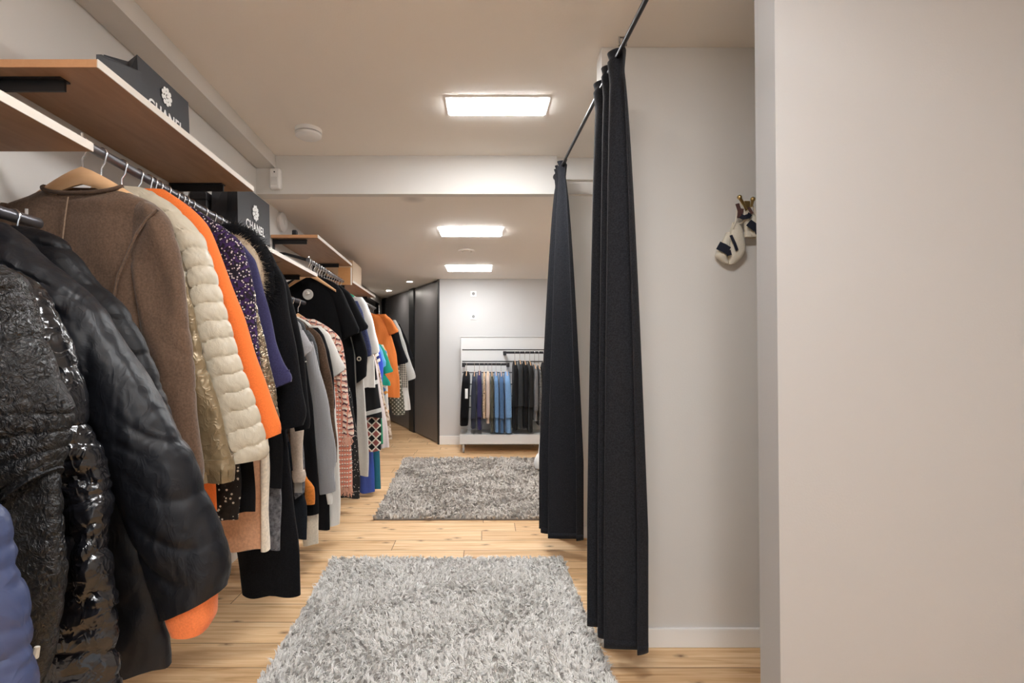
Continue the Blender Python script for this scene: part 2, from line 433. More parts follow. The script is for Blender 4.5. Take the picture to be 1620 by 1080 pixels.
# ------------------------------------------------------------------ shelves and rails on the left wall
DEP = .35
def shelf(Y0, Y1, z, label, brk):
    th = .022
    g = thing('wall_shelf', label, 'shelf', (WX(Y0), Y0, z), 'wall shelves over the clothes rails')
    q = lambda Y, d: (WX(Y) + d, Y)
    obj('board', MB().prism([q(Y0 + .002, .004), q(Y1, .004), q(Y1, DEP - .003), q(Y0 + .002, DEP - .003)], z, z + th), M_shelf_under, g, False)
    obj('edge_band', MB().prism([q(Y0, DEP - .003), q(Y1, DEP - .003), q(Y1, DEP), q(Y0, DEP)], z - .0005, z + th + .0005), M_band, g, False)
    obj('end_edge', MB().prism([q(Y0, .004), q(Y0 + .002, .004), q(Y0 + .002, DEP - .003), q(Y0, DEP - .003)], z, z + th), M_shelf_edge, g, False)
    for Yb, ln in brk:
        x0 = WX(Yb)
        b = MB().box(x0 + .002, x0 + ln, Yb - .004, Yb + .004, z - .035, z - .0005)
        b.box(x0 + .002, x0 + ln, Yb - .018, Yb + .018, z - .005, z - .0003).box(x0 + .001, x0 + .006, Yb - .018, Yb + .018, z - .11, z)
        obj('bracket', b, M_blackmetal, g, False)
shelf(.12, 1.388, 1.842, 'lower wooden shelf above the black jackets nearest the camera', [(.35, .24), (1.18, .25)])
shelf(1.405, 2.515, 2.083, 'upper wooden shelf above the brown coat and cream puffer', [(1.47, .21), (2.40, .25)])
shelf(2.53, 3.70, 1.828, 'lower wooden shelf carrying the standing black carrier bag', [(2.62, .25), (3.6, .25)])
shelf(3.715, 4.99, 2.118, 'upper wooden shelf with white edge beyond the round alarm', [(3.78, .25), (4.85, .25)])
shelf(5.03, 6.52, 1.962, 'far wooden shelf carrying the plain wooden crate', [(5.25, .22), (6.40, .26)])

RAILS = {'A': (1.622, .15, 1.295), 'B': (1.893, 1.40, 2.44), 'C': (1.632, 2.56, 3.64), 'D': (1.960, 3.74, 4.93), 'E': (1.50, 5.08, 6.05), 'F': (1.865, 6.12, 7.02)}
RO = .27
def RX(Y): return WX(Y) + RO
RL = {'A': 'dark metal clothes rail holding the black jackets nearest the camera', 'B': 'dark metal clothes rail under the upper shelf with the brown coat',
      'C': 'dark metal clothes rail holding the grey knit and pink tweed', 'D': 'dark metal clothes rail holding the black tops and white blouse',
      'E': 'low dark metal clothes rail holding the green and blue tops', 'F': 'far dark metal clothes rail holding the orange blouse'}
for k, (z, a, b) in RAILS.items():
    g = thing('clothes_rail', RL[k], 'rail', (RX(a), a, z), 'clothes rails along the wall')
    r = .0145
    obj('tube', MB().tube([(RX(a - .004), a - .004, z), (RX((a + b) / 2), (a + b) / 2, z), (RX(b + .004), b + .004, z)], r, 16), M_rail, g)
    for y in (a, b):
        e = MB().tube([(WX(y) + .002, y, z + .05), (WX(y) + .10, y, z + .045), (RX(y) - .05, y, z + .012), (RX(y) - .012, y, z + .0)], [.010, .010, .011, .012], 10)
        e.lathe([(.03, .001), (.03, .008)], (WX(y), y, z + .05), 16, 'X')
        obj('support_arm', e, M_blackmetal, g)
    y = a + .055 if k in 'AB' else a + .02
    if k == 'A': y = b - .03
    obj('stop_pin', MB().tube([(RX(y), y, z + r - .002), (RX(y), y, z + r + .014)], .004, 8), M_chrome, g)

# ------------------------------------------------------------------ hangers
def hanger(x, y, z, label, group, half=.205, yaw=0.0, mat=None, rr=.0145, axis='X', broad=False):
    """a wooden hanger hooked over a rail whose centre is at (x, y, z)"""
    g = thing('clothes_hanger', label, 'hanger', (x, y, z), group)
    cy, sy = math.cos(yaw), math.sin(yaw)
    W = lambda u, w, h: (x + u * cy - w * sy, y + u * sy + w * cy, z + h) if axis == 'X' else (x + w, y - u, z + h)
    wr = .0022; R_ = rr + wr + .0006
    pts = [W(R_ * math.cos(a), 0, R_ * math.sin(a)) for a in np.linspace(math.radians(200), math.radians(-35), 12)]
    pts += [W(.010, 0, -.030), W(0, 0, -.044), W(0, 0, -.074)]
    obj('hook', MB().tube(pts, wr, 6), M_chrome, g)
    R = []
    for u in np.linspace(-half, half, 15):
        a = abs(u) / half; h = -.098 - .125 * a ** 1.1; hh = .020 - .011 * a; tt = .0085 + .004 * a
        if broad: h = -.090 - .105 * a ** 1.25; hh = .026 - .012 * a; tt = .012
        R.append([W(u, tt * math.cos(q) * 1.0 + .012 * a * a, h + hh * math.sin(q) - .004) for q in np.linspace(0, 2 * PI, 10, endpoint=False)])
    obj('shoulder_bar', MB().rings(R), mat or M_hanger, g)
    return g

# ------------------------------------------------------------------ garments
def dens(rows, n):
    rows = np.array(sorted(rows, key=lambda r: -r[0]), float)
    d = np.concatenate([[0], np.cumsum(np.hypot(np.diff(rows[:, 0]), .3 * np.abs(np.diff(rows[:, 2]))) + 1e-6)])
    s = np.linspace(0, d[-1], n)
    out = np.stack([np.interp(s, d, rows[:, i]) for i in range(rows.shape[1])], 1)
    sm = out.copy()
    for _ in range(max(1, n // 22)):
        sm[1:-1] = (sm[:-2] + 2 * sm[1:-1] + sm[2:]) / 4
    return sm
def wob(r, x, z, kx, kz, k=5):
    o = np.zeros_like(x)
    for i in range(k):
        o += np.sin(x * kx * r.uniform(.5, 1.6) + z * kz * r.uniform(.4, 1.5) * r.choice([-1, 1]) + r.uniform(0, 6.28)) / k ** .5
    return o
def loft(rows, y, seed, n=44, m=36, fold=.0, lam=.09, wr=.0, quilt=None, power=.8, top_open=False, hemwave=0.0, lip=True, tilt=0.0, dip=0.0, crum=None):
    """a cloth volume lofted from horizontal slices (z, x_left, x_right, half thickness, y offset)"""
    r = np.random.default_rng(seed)
    D = dens(rows, n); z = D[:, 0:1]; cx = (D[:, 1:2] + D[:, 2:3]) / 2; hx = (D[:, 2:3] - D[:, 1:2]) / 2; hy = D[:, 3:4]; yo = D[:, 4:5]
    a = np.linspace(0, 2 * PI, m, endpoint=False)[None, :]
    ca, sa = np.cos(a), np.sin(a)
    ux = np.sign(ca) * np.abs(ca) ** power; uy = np.sign(sa) * np.abs(sa) ** power
    t = np.linspace(0, 1, n)[:, None]
    sc = np.ones((n, m)); zz = z + 0 * a
    qx = qy = 0.0
    if quilt:
        sp, dep, tl_ = quilt[:3]
        Xa, Ya = hx * ux * np.ones_like(z), hy * uy * np.ones_like(z)
        ph = (z - tl_ * hx * ux) / sp + .05 * np.sin(9 * Xa / .1 + seed)
        b = np.abs(np.sin(PI * ph)) ** .42
        pk = np.sin(Xa * 310 + 3 * np.sin(z * 90) + seed) * np.sin(Xa * 130 + z * 40 + seed * 2)
        dd = dep * (1 - b) + dep * .28 * pk * (1 - b * .75)
        if len(quilt) > 3:                       # a lengthwise stitched line on the face
            dd = dd + dep * .9 * np.exp(-((ux - quilt[3]) / .07) ** 2)
        qx, qy = -ux * dd * .6, -uy * dd
    if crum:
        am, kz = crum
        w1 = wob(r, hx * ux + 0 * z, z + 0 * a, 14, 9, 4); w2 = wob(r, hx * ux + 0 * z, z + 0 * a, 9, 14, 4)
        c1 = 1 - np.abs(np.sin(kz * z + 16 * hx * ux + 1.6 * w1)); c2 = 1 - np.abs(np.sin(kz * .7 * z - 26 * hx * ux + 1.9 * w2))
        dd = am * (c1 ** 2.2 * np.clip(.5 + w2, 0, 1.3) + c2 ** 2.2 * np.clip(.4 - w1, 0, 1.3))
        qx, qy = qx - ux * dd * .7, qy - uy * dd
    X = cx + hx * ux * sc + qx; Yv = hy * uy * sc + qy
    if wr:
        w = wob(r, X, zz, 26, 16, 6) * wr
        Yv = Yv + w * np.abs(uy); X = X + w * .6 * np.abs(ux) * np.sign(ux)
    if fold:
        env = np.clip((t - .12) / .5, 0, 1)
        p1, p2 = r.uniform(0, 6.28, 2)
        Yv = Yv + fold * env * (np.sin(2 * PI * X / lam + p1 + 1.2 * np.sin(2.5 * t + p2)) * .7 + .5 * np.sin(2 * PI * X / (lam * 1.9) + p2)) * (.35 + .65 * np.abs(uy))
    if hemwave:
        e = np.clip((t - .8) / .2, 0, 1)
        zz = zz + hemwave * e * np.sin(2 * PI * X / .16 + r.uniform(0, 6))
    if tilt: zz = zz + tilt * np.clip((t - .5) / .5, 0, 1) ** 2 * (X - cx)
    if dip: zz = zz - dip * np.clip(-uy, 0, 1) * np.clip(1 - t * 14, 0, 1)
    R = np.stack([X, Yv + yo + y, zz], 2)
    if lip:
        last = R[-1]; c = last.mean(0)
        inner = c + (last - c) * .86; up = inner.copy(); up[:, 2] += .05; up2 = c + (up - c) * .9
        up2[:, 2] = up[:, 2]
        R = np.concatenate([R, inner[None], up2[None]])
    return MB().rings(R, not top_open, True)

SEED = [100]
def sd(): SEED[0] += 1; return SEED[0]
def garment(kind, label, cat, rail, Y, mat, sl=None, body=None, hem=None, smat=None, d=.034, sh=.195, drop=.115, xc=None, xl=None, hang=None,
            fold=.008, lam=.09, wr=.004, bq=None, sq=None, sd_=None, nb=46, ns=40, neck=.06, lsl=.52, collar=None, sdy=None, hook=True, group=None, dip=.012, crum=None, ms=32):
    zr = RAILS[rail][0]; xc = RX(Y) if xc is None else PX(xc, Y); zn = zr - drop
    hz = PZ(hem, Y) if hem else zn - .62
    grp = group or {'A': 'garments on the rail nearest the camera', 'B': 'garments on the upper rail beside the black carrier bags', 'C': 'garments on the second low rail', 'D': 'garments on the second upper rail', 'E': 'garments on the far low rail', 'F': 'garments on the far upper rail'}[rail]
    g = thing(kind, label, cat, (xc, Y, hz), grp)
    s0 = sd()
    rows = [(zn, xc - neck, xc + neck, d * .75, 0), (zn - .012, xc - neck - .02, xc + neck + .02, d * .85, 0), (zn - .032, xc - sh * .72, xc + sh * .72, d, 0),
            (zn - .055, xc - sh * .95, xc + sh * .95, d, 0), (zn - .085, xc - sh, xc + sh, d, 0), (zn - .14, xc - sh, xc + sh, d, 0)]
    if body:
        lx = (lambda z: xc - sh) if xl is None else (lambda z: np.interp(-z, [-PZ(p, Y) for p, _ in xl], [PX(q, Y) for _, q in xl]))
        for py, xr in body: rows.append((PZ(py, Y), lx(PZ(py, Y)), PX(xr, Y), d, 0))
        if hem and abs(body[-1][0] - hem) > 3: rows.append((hz, lx(hz), PX(body[-1][1], Y), d, 0))
    else:
        rows += [(zn - .32, xc - sh * .96, xc + sh * .96, d, 0), (hz, xc - sh * 1.06, xc + sh * 1.08, d, 0)]
    b = obj('body', loft(rows, Y, s0, nb, 44, fold, lam, wr, bq, .75, True, .006, dip=dip, crum=crum), mat, g)
    if sl:
        srows = []
        for q in sl:
            py, a, c = q[:3]; hx = (PX(c, Y) - PX(a, Y)) / 2
            srows.append((PZ(py, Y), PX(a, Y), PX(c, Y), min(max(hx * .8, .014), sdy or d * 1.05), 0))
        srows[0] = srows[0][:3] + (srows[0][3] * .6, 0)
        tl = 0.0; zlast = srows[-1][0]; keep = list(srows)
        while len(keep) > 3 and keep[-1][2] - keep[-1][1] < .86 * (keep[-2][2] - keep[-2][1]): keep.pop()
        if len(keep) < len(srows):                # a slanting cuff: end square across the sleeve, outer side higher
            k = keep[-1]; tl = min(.75, (k[0] - zlast) / max(.02, k[2] - k[1]))
            keep.append(((k[0] + zlast) / 2, k[1] + (srows[-1][1] - k[1]) * .35, k[2] - (k[2] - k[1]) * .06, k[3], 0)); srows = keep
        obj('sleeve', loft(srows, Y - .001, s0 + 1000, ns, ms, 0, .1, wr * 1.1, sq, .9, tilt=tl, crum=crum), smat or mat, g)
        if lsl:
            z0 = zn - .05
            w = min(.048, .035 + .3 * d)
            obj('sleeve', loft([(z0, xc - sh + .02, xc - sh + .05, d * .5, 0), (z0 - .05, xc - sh - .012, xc - sh + .07, d, 0), (z0 - lsl * .5, xc - sh - w, xc - sh + w, d * .95, 0), (z0 - lsl, xc - sh - w, xc - sh + w * .6, d * .8, 0)], Y - .001, s0 + 2000, ns, 28, 0, .1, wr, sq, .9), smat or mat, g)
    if collar:
        ch, cr = collar[:2]; cm = collar[2] if len(collar) > 2 else mat
        pts = [(xc + (neck + .012) * math.cos(a), Y + (d * .85) * math.sin(a), zn + ch * .35 + .01 * math.sin(a)) for a in np.linspace(-PI * 1.42, PI * .42, 22)]
        obj('collar', MB().tube(pts, cr, 10), cm, g)
    lp = MB().tube([(xc - .02, Y + d * .55, zn - .002), (xc, Y + d * .55, zn - .014), (xc + .02, Y + d * .55, zn - .002)], .0018, 6)
    obj('hanger_loop', lp, mat, g)
    if hook:
        hanger(xc if abs(xc - RX(Y)) < 1e-6 else RX(Y), Y, zr, 'wooden hanger holding the ' + (hang or label), 'hangers on the ' + grp[16:] if grp.startswith('garments on the ') else 'hangers', half=min(.2, sh - .015), broad=kind == 'suede_coat')
    return g, xc, zn, hz

# --- cloths
K_navypuff = nylon('navy blue shell', (.042, .056, .125), .45, .45, .6, 14)
K_astr = crinkle('black crinkled vinyl', (.006, .006, .0068))
K_gloss = nylon('black glossy shell', (.007, .007, .009), .2, .6, .8, 22)
K_matte = nylon('charcoal shell', (.0065, .0072, .010), .44, .30, .9, 19, stretch=(1.2, 1, .7), ridge=.12)
K_matte2 = nylon('black matte shell', (.005, .005, .0065), .5, .25, .45, 14)
K_suede = cloth('brown suede', (.125, .078, .052), .9, 500, .2, .22, .35, .35)
K_cream = nylon('cream shell', (.56, .50, .39), .42, .45, .3, 30)
K_bronze = nylon('bronze shell', (.25, .185, .105), .34, .5, .7, 24, .35)
K_orange = cloth('bright orange crepe', (.86, .20, .045), .8, 700, .15, .08, .08, .1)
K_lining = cloth('coral lining', (.83, .23, .08), .6, 700, .1, .08, .2)
K_boucle = speckle('purple boucle', (.014, .010, .02), (.66, .60, .62), 110, .33, .9, second=(.045, .02, .10))
K_dotted = speckle('black sequin dots', (.010, .009, .010), (.75, .72, .66), 62, .24, .7)
K_gold = nylon('gold crinkle foil', (.28, .22, .15), .26, .6, 1.0, 42, .75)
K_navy = cloth('navy wool', (.045, .043, .12), .8, 600, .2, .2, .3)
K_black = cloth('black wool', (.008, .008, .0095), .92, 600, .3, .35, .4, .05, .12)
K_black2 = cloth('black crepe', (.0065, .0065, .0075), .88, 800, .2, .3, .35, .03, .12)
K_tan = cloth('tan sheepskin', (.56, .31, .185), .95, 300, .3, .14, .15, .35)
K_fleece = cloth('cream fleece', (.78, .69, .56), 1.0, 260, .6, .15, .1, .4)
K_melange = cloth('grey melange', (.12, .12, .13), .95, 220, .3, .55, .15, .2)
K_denimdk = cloth('dark blue denim', (.010, .013, .018), .88, 700, .3, .4, .25, .05)
K_ivory = cloth('ivory wool', (.64, .58, .48), .9, 350, .3, .10, .12, .2)
K_white = cloth('white cotton', (.70, .68, .64), .8, 900, .15, .05, .18)
K_palegrey = cloth('pale grey linen', (.50, .49, .46), .85, 500, .25, .1, .15)
K_beige = cloth('beige knit', (.52, .43, .35), .95, 300, .4, .12, .1, .3)
K_greyk = knit('light grey rib knit', (.37, .37, .385))
K_lgrey = cloth('light grey felt', (.40, .40, .42), .9, 500, .2, .1, .15)
K_sparkle = speckle('grey sparkle knit', (.05, .055, .06), (.55, .56, .57), 210, .16, .7)
K_brown = cloth('brown tweed', (.075, .045, .028), .95, 300, .4, .3, .2)
K_rust = cloth('rust corduroy', (.62, .20, .035), .85, 300, .4, .15, .2)
K_orange2 = cloth('burnt orange silk', (.70, .195, .04), .65, 700, .1, .12, .35)
K_blue = cloth('royal blue satin', (.03, .075, .36), .45, 700, .1, .1, .3, 0, .5)
K_teal = cloth('teal cotton', (.02, .135, .19), .7, 700, .1, .1, .3)
K_green = cloth('emerald green jersey', (.015, .30, .195), .7, 700, .1, .1, .2)
K_emer = cloth('green skirt cloth', (.02, .22, .11), .7, 700, .1, .1, .2)
K_cobalt = cloth('cobalt jersey', (.05, .10, .62), .7, 700, .1, .1, .2)
K_sky = cloth('sky blue jersey', (.12, .38, .68), .7, 700, .1, .1, .2)
K_pinkpale = cloth('pale pink gauze', (.64, .55, .54), .8, 600, .1, .08, .2)
K_harl = checks('harlequin print', (.010, .010, .012), (.30, .10, .09), 19, PI / 4, (.70, .66, .58))
K_hound = checks('black and cream houndstooth', (.03, .028, .026), (.50, .44, .36), 62, PI / 4)
K_check = checks('olive check', (.10, .10, .07), (.42, .40, .33), 40, 0, (.06, .06, .05))
K_stripe = stripes('navy and white stripes', [(.72, .70, .66), (.02, .025, .12), (.72, .70, .66), (.03, .03, .035)], 9, .6)
K_bwhem = stripes('black with pale hem stripes', [(.012, .012, .013)] * 5 + [(.55, .55, .53), (.012, .012, .013)], 4.2, .25)
K_print = blobs('orange and blue print', [(.75, .70, .62), (.80, .33, .07), (.62, .60, .55), (.10, .22, .45), (.70, .66, .60)], 20)
K_tanprint = blobs('tan snake print', [(.45, .34, .25), (.60, .50, .40), (.25, .16, .10), (.52, .42, .32)], 45)
K_leopard = speckle('leopard print', (.58, .42, .28), (.05, .03, .02), 70, .36)
K_denim = cloth('washed blue denim', (.125, .235, .42), .85, 500, .3, .25, .4)
K_denim2 = cloth('mid blue denim', (.070, .14, .27), .85, 500, .3, .25, .4)
K_olive = cloth('olive drab', (.07, .065, .045), .85, 500, .3, .2, .3)
K_pinkbeige = cloth('pink beige wool', (.58, .45, .38), .85, 500, .2, .12, .2)
K_greyw = cloth('mid grey wool', (.15, .15, .155), .9, 400, .3, .3, .2)

def tweedmat():
    t = NT('pink and cream tweed'); s = t.new('ShaderNodeSeparateXYZ'); t.ln(t.tc.outputs['Object'], s.inputs[0])
    nz = t.math('MULTIPLY', t.math('SUBTRACT', t.noise(t.tc.outputs['Object'], 25, 3), .5), .55)
    z = t.math('FRACT', t.math('ADD', t.math('MULTIPLY', s.outputs[2], 34), nz))
    x = t.math('FRACT', t.math('ADD', t.math('MULTIPLY', s.outputs[0], 60), nz))
    c = t.ramp(z, [(0, (.70, .58, .48)), (.40, (.58, .16, .11)), (.62, (.62, .28, .20)), (.86, (.075, .03, .035))], 'CONSTANT')
    c = t.mix(t.math('LESS_THAN', x, .33), c, (.60, .20, .13))
    n = t.bump(t.noise(t.tc.outputs['Object'], 260, 3), .6, .006)
    return t.fin(c, .95, 0, .1, n, .3)
K_tweed = tweedmat()
def tweedsleeve():
    t = NT('cream and rose tweed'); s = t.new('ShaderNodeSeparateXYZ'); t.ln(t.tc.outputs['Object'], s.inputs[0])
    nz = t.math('MULTIPLY', t.math('SUBTRACT', t.noise(t.tc.outputs['Object'], 30, 3), .5), 1.1)
    z = t.math('FRACT', t.math('ADD', t.math('ADD', t.math('MULTIPLY', s.outputs[2], 26), t.math('MULTIPLY', s.outputs[0], 5)), nz))
    x = t.math('FRACT', t.math('ADD', t.math('MULTIPLY', s.outputs[0], 24), nz))
    c = t.ramp(z, [(0, (.74, .62, .52)), (.45, (.66, .36, .28)), (.72, (.10, .04, .045))], 'CONSTANT')
    c = t.mix(t.math('LESS_THAN', x, .22), c, (.62, .24, .17))
    return t.fin(c, .95, 0, .1, t.bump(t.noise(t.tc.outputs['Object'], 260, 3), .6, .006), .3)
K_tweed2 = tweedsleeve()

# ---------------- rail A: dark jackets nearest the camera
garment('puffer_jacket', 'navy blue puffer jacket at the very front, cut by the picture edge', 'jacket', 'A', .70, K_navypuff,
        [(500, -430, -260), (620, -300, -95), (720, -230, -45), (815, -185, 0), (900, -170, 18), (1000, -150, 38), (1085, -130, 51), (1160, -120, 58)], hem=1250, d=.045, sq=(.11, .012, .1), bq=(.11, .010, 0), crum=(.006, 60), ms=56, ns=110, hook=False)
g, xc, zn, hz = garment('crinkled_jacket', 'shiny black crinkled jacket beside the navy blue puffer', 'jacket', 'A', .835, K_astr,
        [(418, -150, 0), (440, -130, 30), (500, -110, 57), (560, -85, 77), (650, -50, 102), (760, -5, 122), (830, 25, 128), (880, 50, 126), (905, 65, 116)],
        body=[(640, 60), (800, 90), (900, 108), (960, 98), (1030, 84), (1085, 62)], hem=1090, d=.042, wr=.008, crum=(.005, 80), ms=56, nb=100, ns=120, hook=False)
zp = MB().tube([(PX(66, .79), .782, PZ(1018, .79)), (PX(63, .79), .780, PZ(1034, .79))], [.004, .006], 8)
o = obj('zip_pull', zp, plain('bone toggle', (.62, .58, .50), .5), g); o['label'] = 'cream zip pull'
garment('puffer_jacket', 'glossy black quilted puffer jacket next to the crinkled one', 'jacket', 'A', .955, K_gloss,
        [(420, -90, 15), (448, -70, 58), (480, -50, 84), (540, -15, 105), (620, 25, 126), (700, 60, 150), (760, 82, 166), (830, 102, 176), (900, 118, 184), (955, 125, 188), (975, 130, 180)],
        body=[(700, 120), (860, 165), (960, 187), (1040, 192), (1110, 193)], hem=1130, d=.045, sq=(.105, .014, .12), bq=(.12, .012, .05), wr=.005, crum=(.006, 80), ms=60, nb=120, ns=130, hook=False)
g, xc, zn, hz = garment('puffer_coat', 'big charcoal puffer coat with orange cuff lining', 'coat', 'A', 1.10, K_matte,
        [(352, -110, 5), (385, -80, 48), (430, -30, 100), (480, 15, 150), (560, 75, 202), (640, 120, 258), (720, 160, 300), (830, 212, 337), (900, 242, 361), (925, 252, 365), (950, 262, 350), (975, 270, 328)],
        body=[(640, 150), (760, 200), (880, 240), (1000, 262), (1050, 266)], hem=1056, smat=K_matte, d=.05, sdy=.062, wr=.006, sq=(.36, .006, .5), bq=(.26, .006, .1), crum=(.0065, 30), ms=64, nb=100, ns=140, collar=(.02, .022), hang='charcoal puffer coat')
o = obj('cuff_lining', loft([(PZ(930, 1.1), PX(262, 1.1), PX(340, 1.1), .045, 0), (PZ(975, 1.1), PX(268, 1.1), PX(339, 1.1), .042, 0), (PZ(996, 1.1), PX(276, 1.1), PX(326, 1.1), .036, 0)], 1.10, 5, 14, 30, 0), K_lining, g); o['label'] = 'orange lining at the cuff'
garment('quilted_coat', 'black quilted coat tucked between charcoal puffer and brown suede coat', 'coat', 'A', 1.225, K_matte2,
        [(360, -40, 55), (375, -30, 95), (400, -10, 120), (440, 20, 145), (490, 62, 200), (560, 95, 234), (630, 125, 263), (720, 155, 284), (790, 180, 298), (800, 185, 292)],
        d=.048, sq=(.085, .010, .15), bq=(.085, .008, 0), wr=.005, crum=(.004, 60), ms=48, nb=100, ns=120, hem=930, collar=(.02, .02), hang='black quilted coat beside the suede one')

# ---------------- rail B
g, xc, zn, hz = garment('suede_coat', 'collarless brown suede coat on a wooden hanger', 'coat', 'B', 1.455, K_suede,
        [(322, 205, 246), (333, 208, 264), (350, 210, 275), (400, 207, 287), (450, 212, 293), (520, 225, 300), (600, 242, 307), (700, 254, 314), (745, 261, 320), (762, 263, 319)],
        body=[(440, 232), (560, 240), (700, 248), (800, 256)], hem=810, d=.034, sdy=.036, sh=.245, neck=.105, drop=.128, dip=.03, wr=.007, crum=(.004, 26), fold=.005, nb=70, ns=80, lsl=.7, hang='brown suede coat, the big one in front')
Ys = 1.455
nb_ = MB().tube([(xc + .112 * math.cos(a), Ys + .034 * math.sin(a), zn + .004 - .03 * max(0, -math.sin(a))) for a in np.linspace(-PI * 1.5, PI * .5, 30)], .0055, 8)
obj('neck_binding', nb_, cloth('dark brown binding', (.085, .052, .035)), g)
sm = MB().tube([(PX(126, Ys), Ys - .0405, PZ(318, Ys)), (PX(124, Ys), Ys - .046, PZ(350, Ys)), (PX(119, Ys), Ys - .045, PZ(390, Ys)), (PX(114, Ys), Ys - .044, PZ(430, Ys))], .0018, 6)
obj('seam', sm, cloth('light brown topstitch', (.27, .19, .13)), g)
sm = MB().tube([(PX(x, Ys), Ys - .046, PZ(y, Ys)) for x, y in ((266, 338), (250, 352), (233, 375), (218, 410), (205, 440), (197, 480))], .004, 6)
obj('armhole_seam', sm, K_suede, g)
g, xc, zn, hz = garment('nylon_jacket', 'bronze nylon jacket with gathered cuff below cream puffer sleeve', 'jacket', 'B', 1.535, K_bronze,
        [(330, 195, 250), (450, 232, 296), (560, 262, 322), (650, 285, 348), (720, 306, 366), (728, 310, 368)], d=.024, wr=.004, crum=(.005, 70), ms=44, hem=745, ns=90, hang='bronze nylon jacket')
obj('cuff_band', loft([(PZ(724, 1.535), PX(310, 1.535), PX(368, 1.535), .034, 0), (PZ(740, 1.535), PX(312, 1.535), PX(373, 1.535), .037, 0), (PZ(760, 1.535), PX(316, 1.535), PX(371, 1.535), .034, 0)], 1.532, 9, 20, 40, .006, .014, .006), K_bronze, g)
g, xc, zn, hz = garment('puffer_jacket', 'cream quilted puffer jacket with a long wide sleeve', 'jacket', 'B', 1.63, K_cream,
        [(298, 180, 228), (312, 195, 258), (335, 222, 288), (370, 262, 321), (430, 281, 340), (500, 290, 358), (560, 298, 378), (620, 308, 398), (680, 328, 416), (712, 343, 425), (724, 350, 424), (733, 360, 405)],
        d=.040, sdy=.046, hem=690, sq=(.0575, .011, .24, -.25), bq=(.0575, .009, 0), wr=.003, ms=72, nb=130, ns=230, neck=.075, collar=(.03, .022), hang='cream quilted puffer jacket')
sm = MB().tube([(PX(x, 1.63), 1.63 - .047, PZ(y, 1.63)) for x, y in ((292, 440), (300, 490), (312, 545), (322, 590), (340, 640), (362, 690), (380, 728))], .0016, 6)
obj('sleeve_seam', sm, cloth('cream stitch', (.36, .31, .23)), g)
garment('long_coat', 'bright orange long coat behind the cream puffer', 'coat', 'B', 1.715, K_orange,
        [(300, 215, 260), (325, 245, 300), (355, 285, 329), (385, 305, 343), (440, 325, 363), (500, 345, 387), (580, 366, 411), (640, 384, 431), (684, 400, 447), (697, 406, 436), (703, 410, 425)],
        body=[(500, 310), (640, 330), (760, 340), (806, 343)], hem=810, d=.024, wr=.002, fold=.004, ns=50, hang='bright orange coat')
garment('sequin_dress', 'black dress dotted with white sequins, hem below cream cuff', 'dress', 'B', 1.77, K_dotted,
        body=[(560, 350), (700, 374), (760, 383), (800, 380), (818, 377)], hem=823, d=.012, fold=.002, wr=.002, xl=[(400, 150), (700, 250), (824, 312)], hang='black sequin-dotted dress')
garment('plain_dress', 'plain black dress, hem between the sequin dress and tan sheepskin', 'dress', 'B', 1.798, K_black2,
        body=[(560, 370), (700, 398), (780, 405), (806, 404)], hem=811, d=.006, fold=.001, wr=.001, xl=[(400, 160), (811, 330)], hang='plain black dress')
garment('boucle_jacket', 'purple, black and white boucle jacket beside bright orange coat', 'jacket', 'B', 1.832, K_boucle,
        [(320, 250, 292), (345, 290, 332), (368, 320, 366), (382, 340, 384), (430, 352, 396), (480, 358, 404), (560, 366, 411), (600, 372, 413), (612, 378, 408)],
        d=.021, wr=.003, hem=650, fold=.003, neck=.08, collar=(.03, .018), hang='purple boucle jacket')
g, xc, zn, hz = garment('sheepskin_coat', 'tan sheepskin coat with cream fleece edge', 'coat', 'B', 1.945, K_tan,
        body=[(520, 392), (620, 408), (720, 418), (800, 419), (862, 418)], hem=868, d=.022, fold=.004, lam=.16, xl=[(400, 220), (700, 290), (868, 326)], hang='tan sheepskin coat')
o = obj('fleece_edge', loft([(PZ(560, 1.945), PX(396, 1.945), PX(403, 1.945), .02, 0), (PZ(700, 1.945), PX(414, 1.945), PX(424, 1.945), .023, 0), (PZ(870, 1.945), PX(415, 1.945), PX(425, 1.945), .023, 0)], 1.944, 31, 30, 20, 0, .1, .003), K_fleece, g); o['label'] = 'cream fleece along the front edge'
garment('foil_jacket', 'crinkled gold foil jacket behind the purple boucle', 'jacket', 'B', 1.885, K_gold,
        [(375, 330, 362), (410, 350, 388), (470, 368, 405), (520, 378, 415), (560, 385, 424), (620, 398, 436), (660, 405, 442), (664, 403, 445), (690, 415, 450), (700, 420, 446)],
        d=.020, wr=.004, crum=(.004, 110), ms=44, fold=.003, hem=690, ns=90, hang='gold foil jacket')
garment('wool_jacket', 'navy wool jacket hanging beside the gold foil jacket', 'jacket', 'B', 2.062, K_navy,
        [(388, 350, 386), (410, 372, 404), (440, 382, 412), (480, 392, 423), (540, 406, 437), (580, 418, 450), (602, 428, 463), (611, 434, 452), (616, 438, 445)],
        d=.020, wr=.003, fold=.003, hem=700, hang='navy wool jacket')
garment('melange_coat', 'grey melange coat, hem beside the tan sheepskin', 'coat', 'B', 2.018, K_melange,
        body=[(600, 420), (720, 440), (790, 446), (862, 443)], hem=868, d=.014, fold=.003, wr=.002, xl=[(400, 240), (868, 380)], hang='grey melange coat')
garment('black_cardigan', 'thin black cardigan hanging just before the grey melange coat', 'cardigan', 'B', 1.986, K_black2,
        body=[(560, 405), (640, 436), (700, 449), (764, 446)], hem=770, d=.008, fold=.001, wr=.001, xl=[(400, 240), (770, 380)], hang='thin black cardigan before the melange coat')
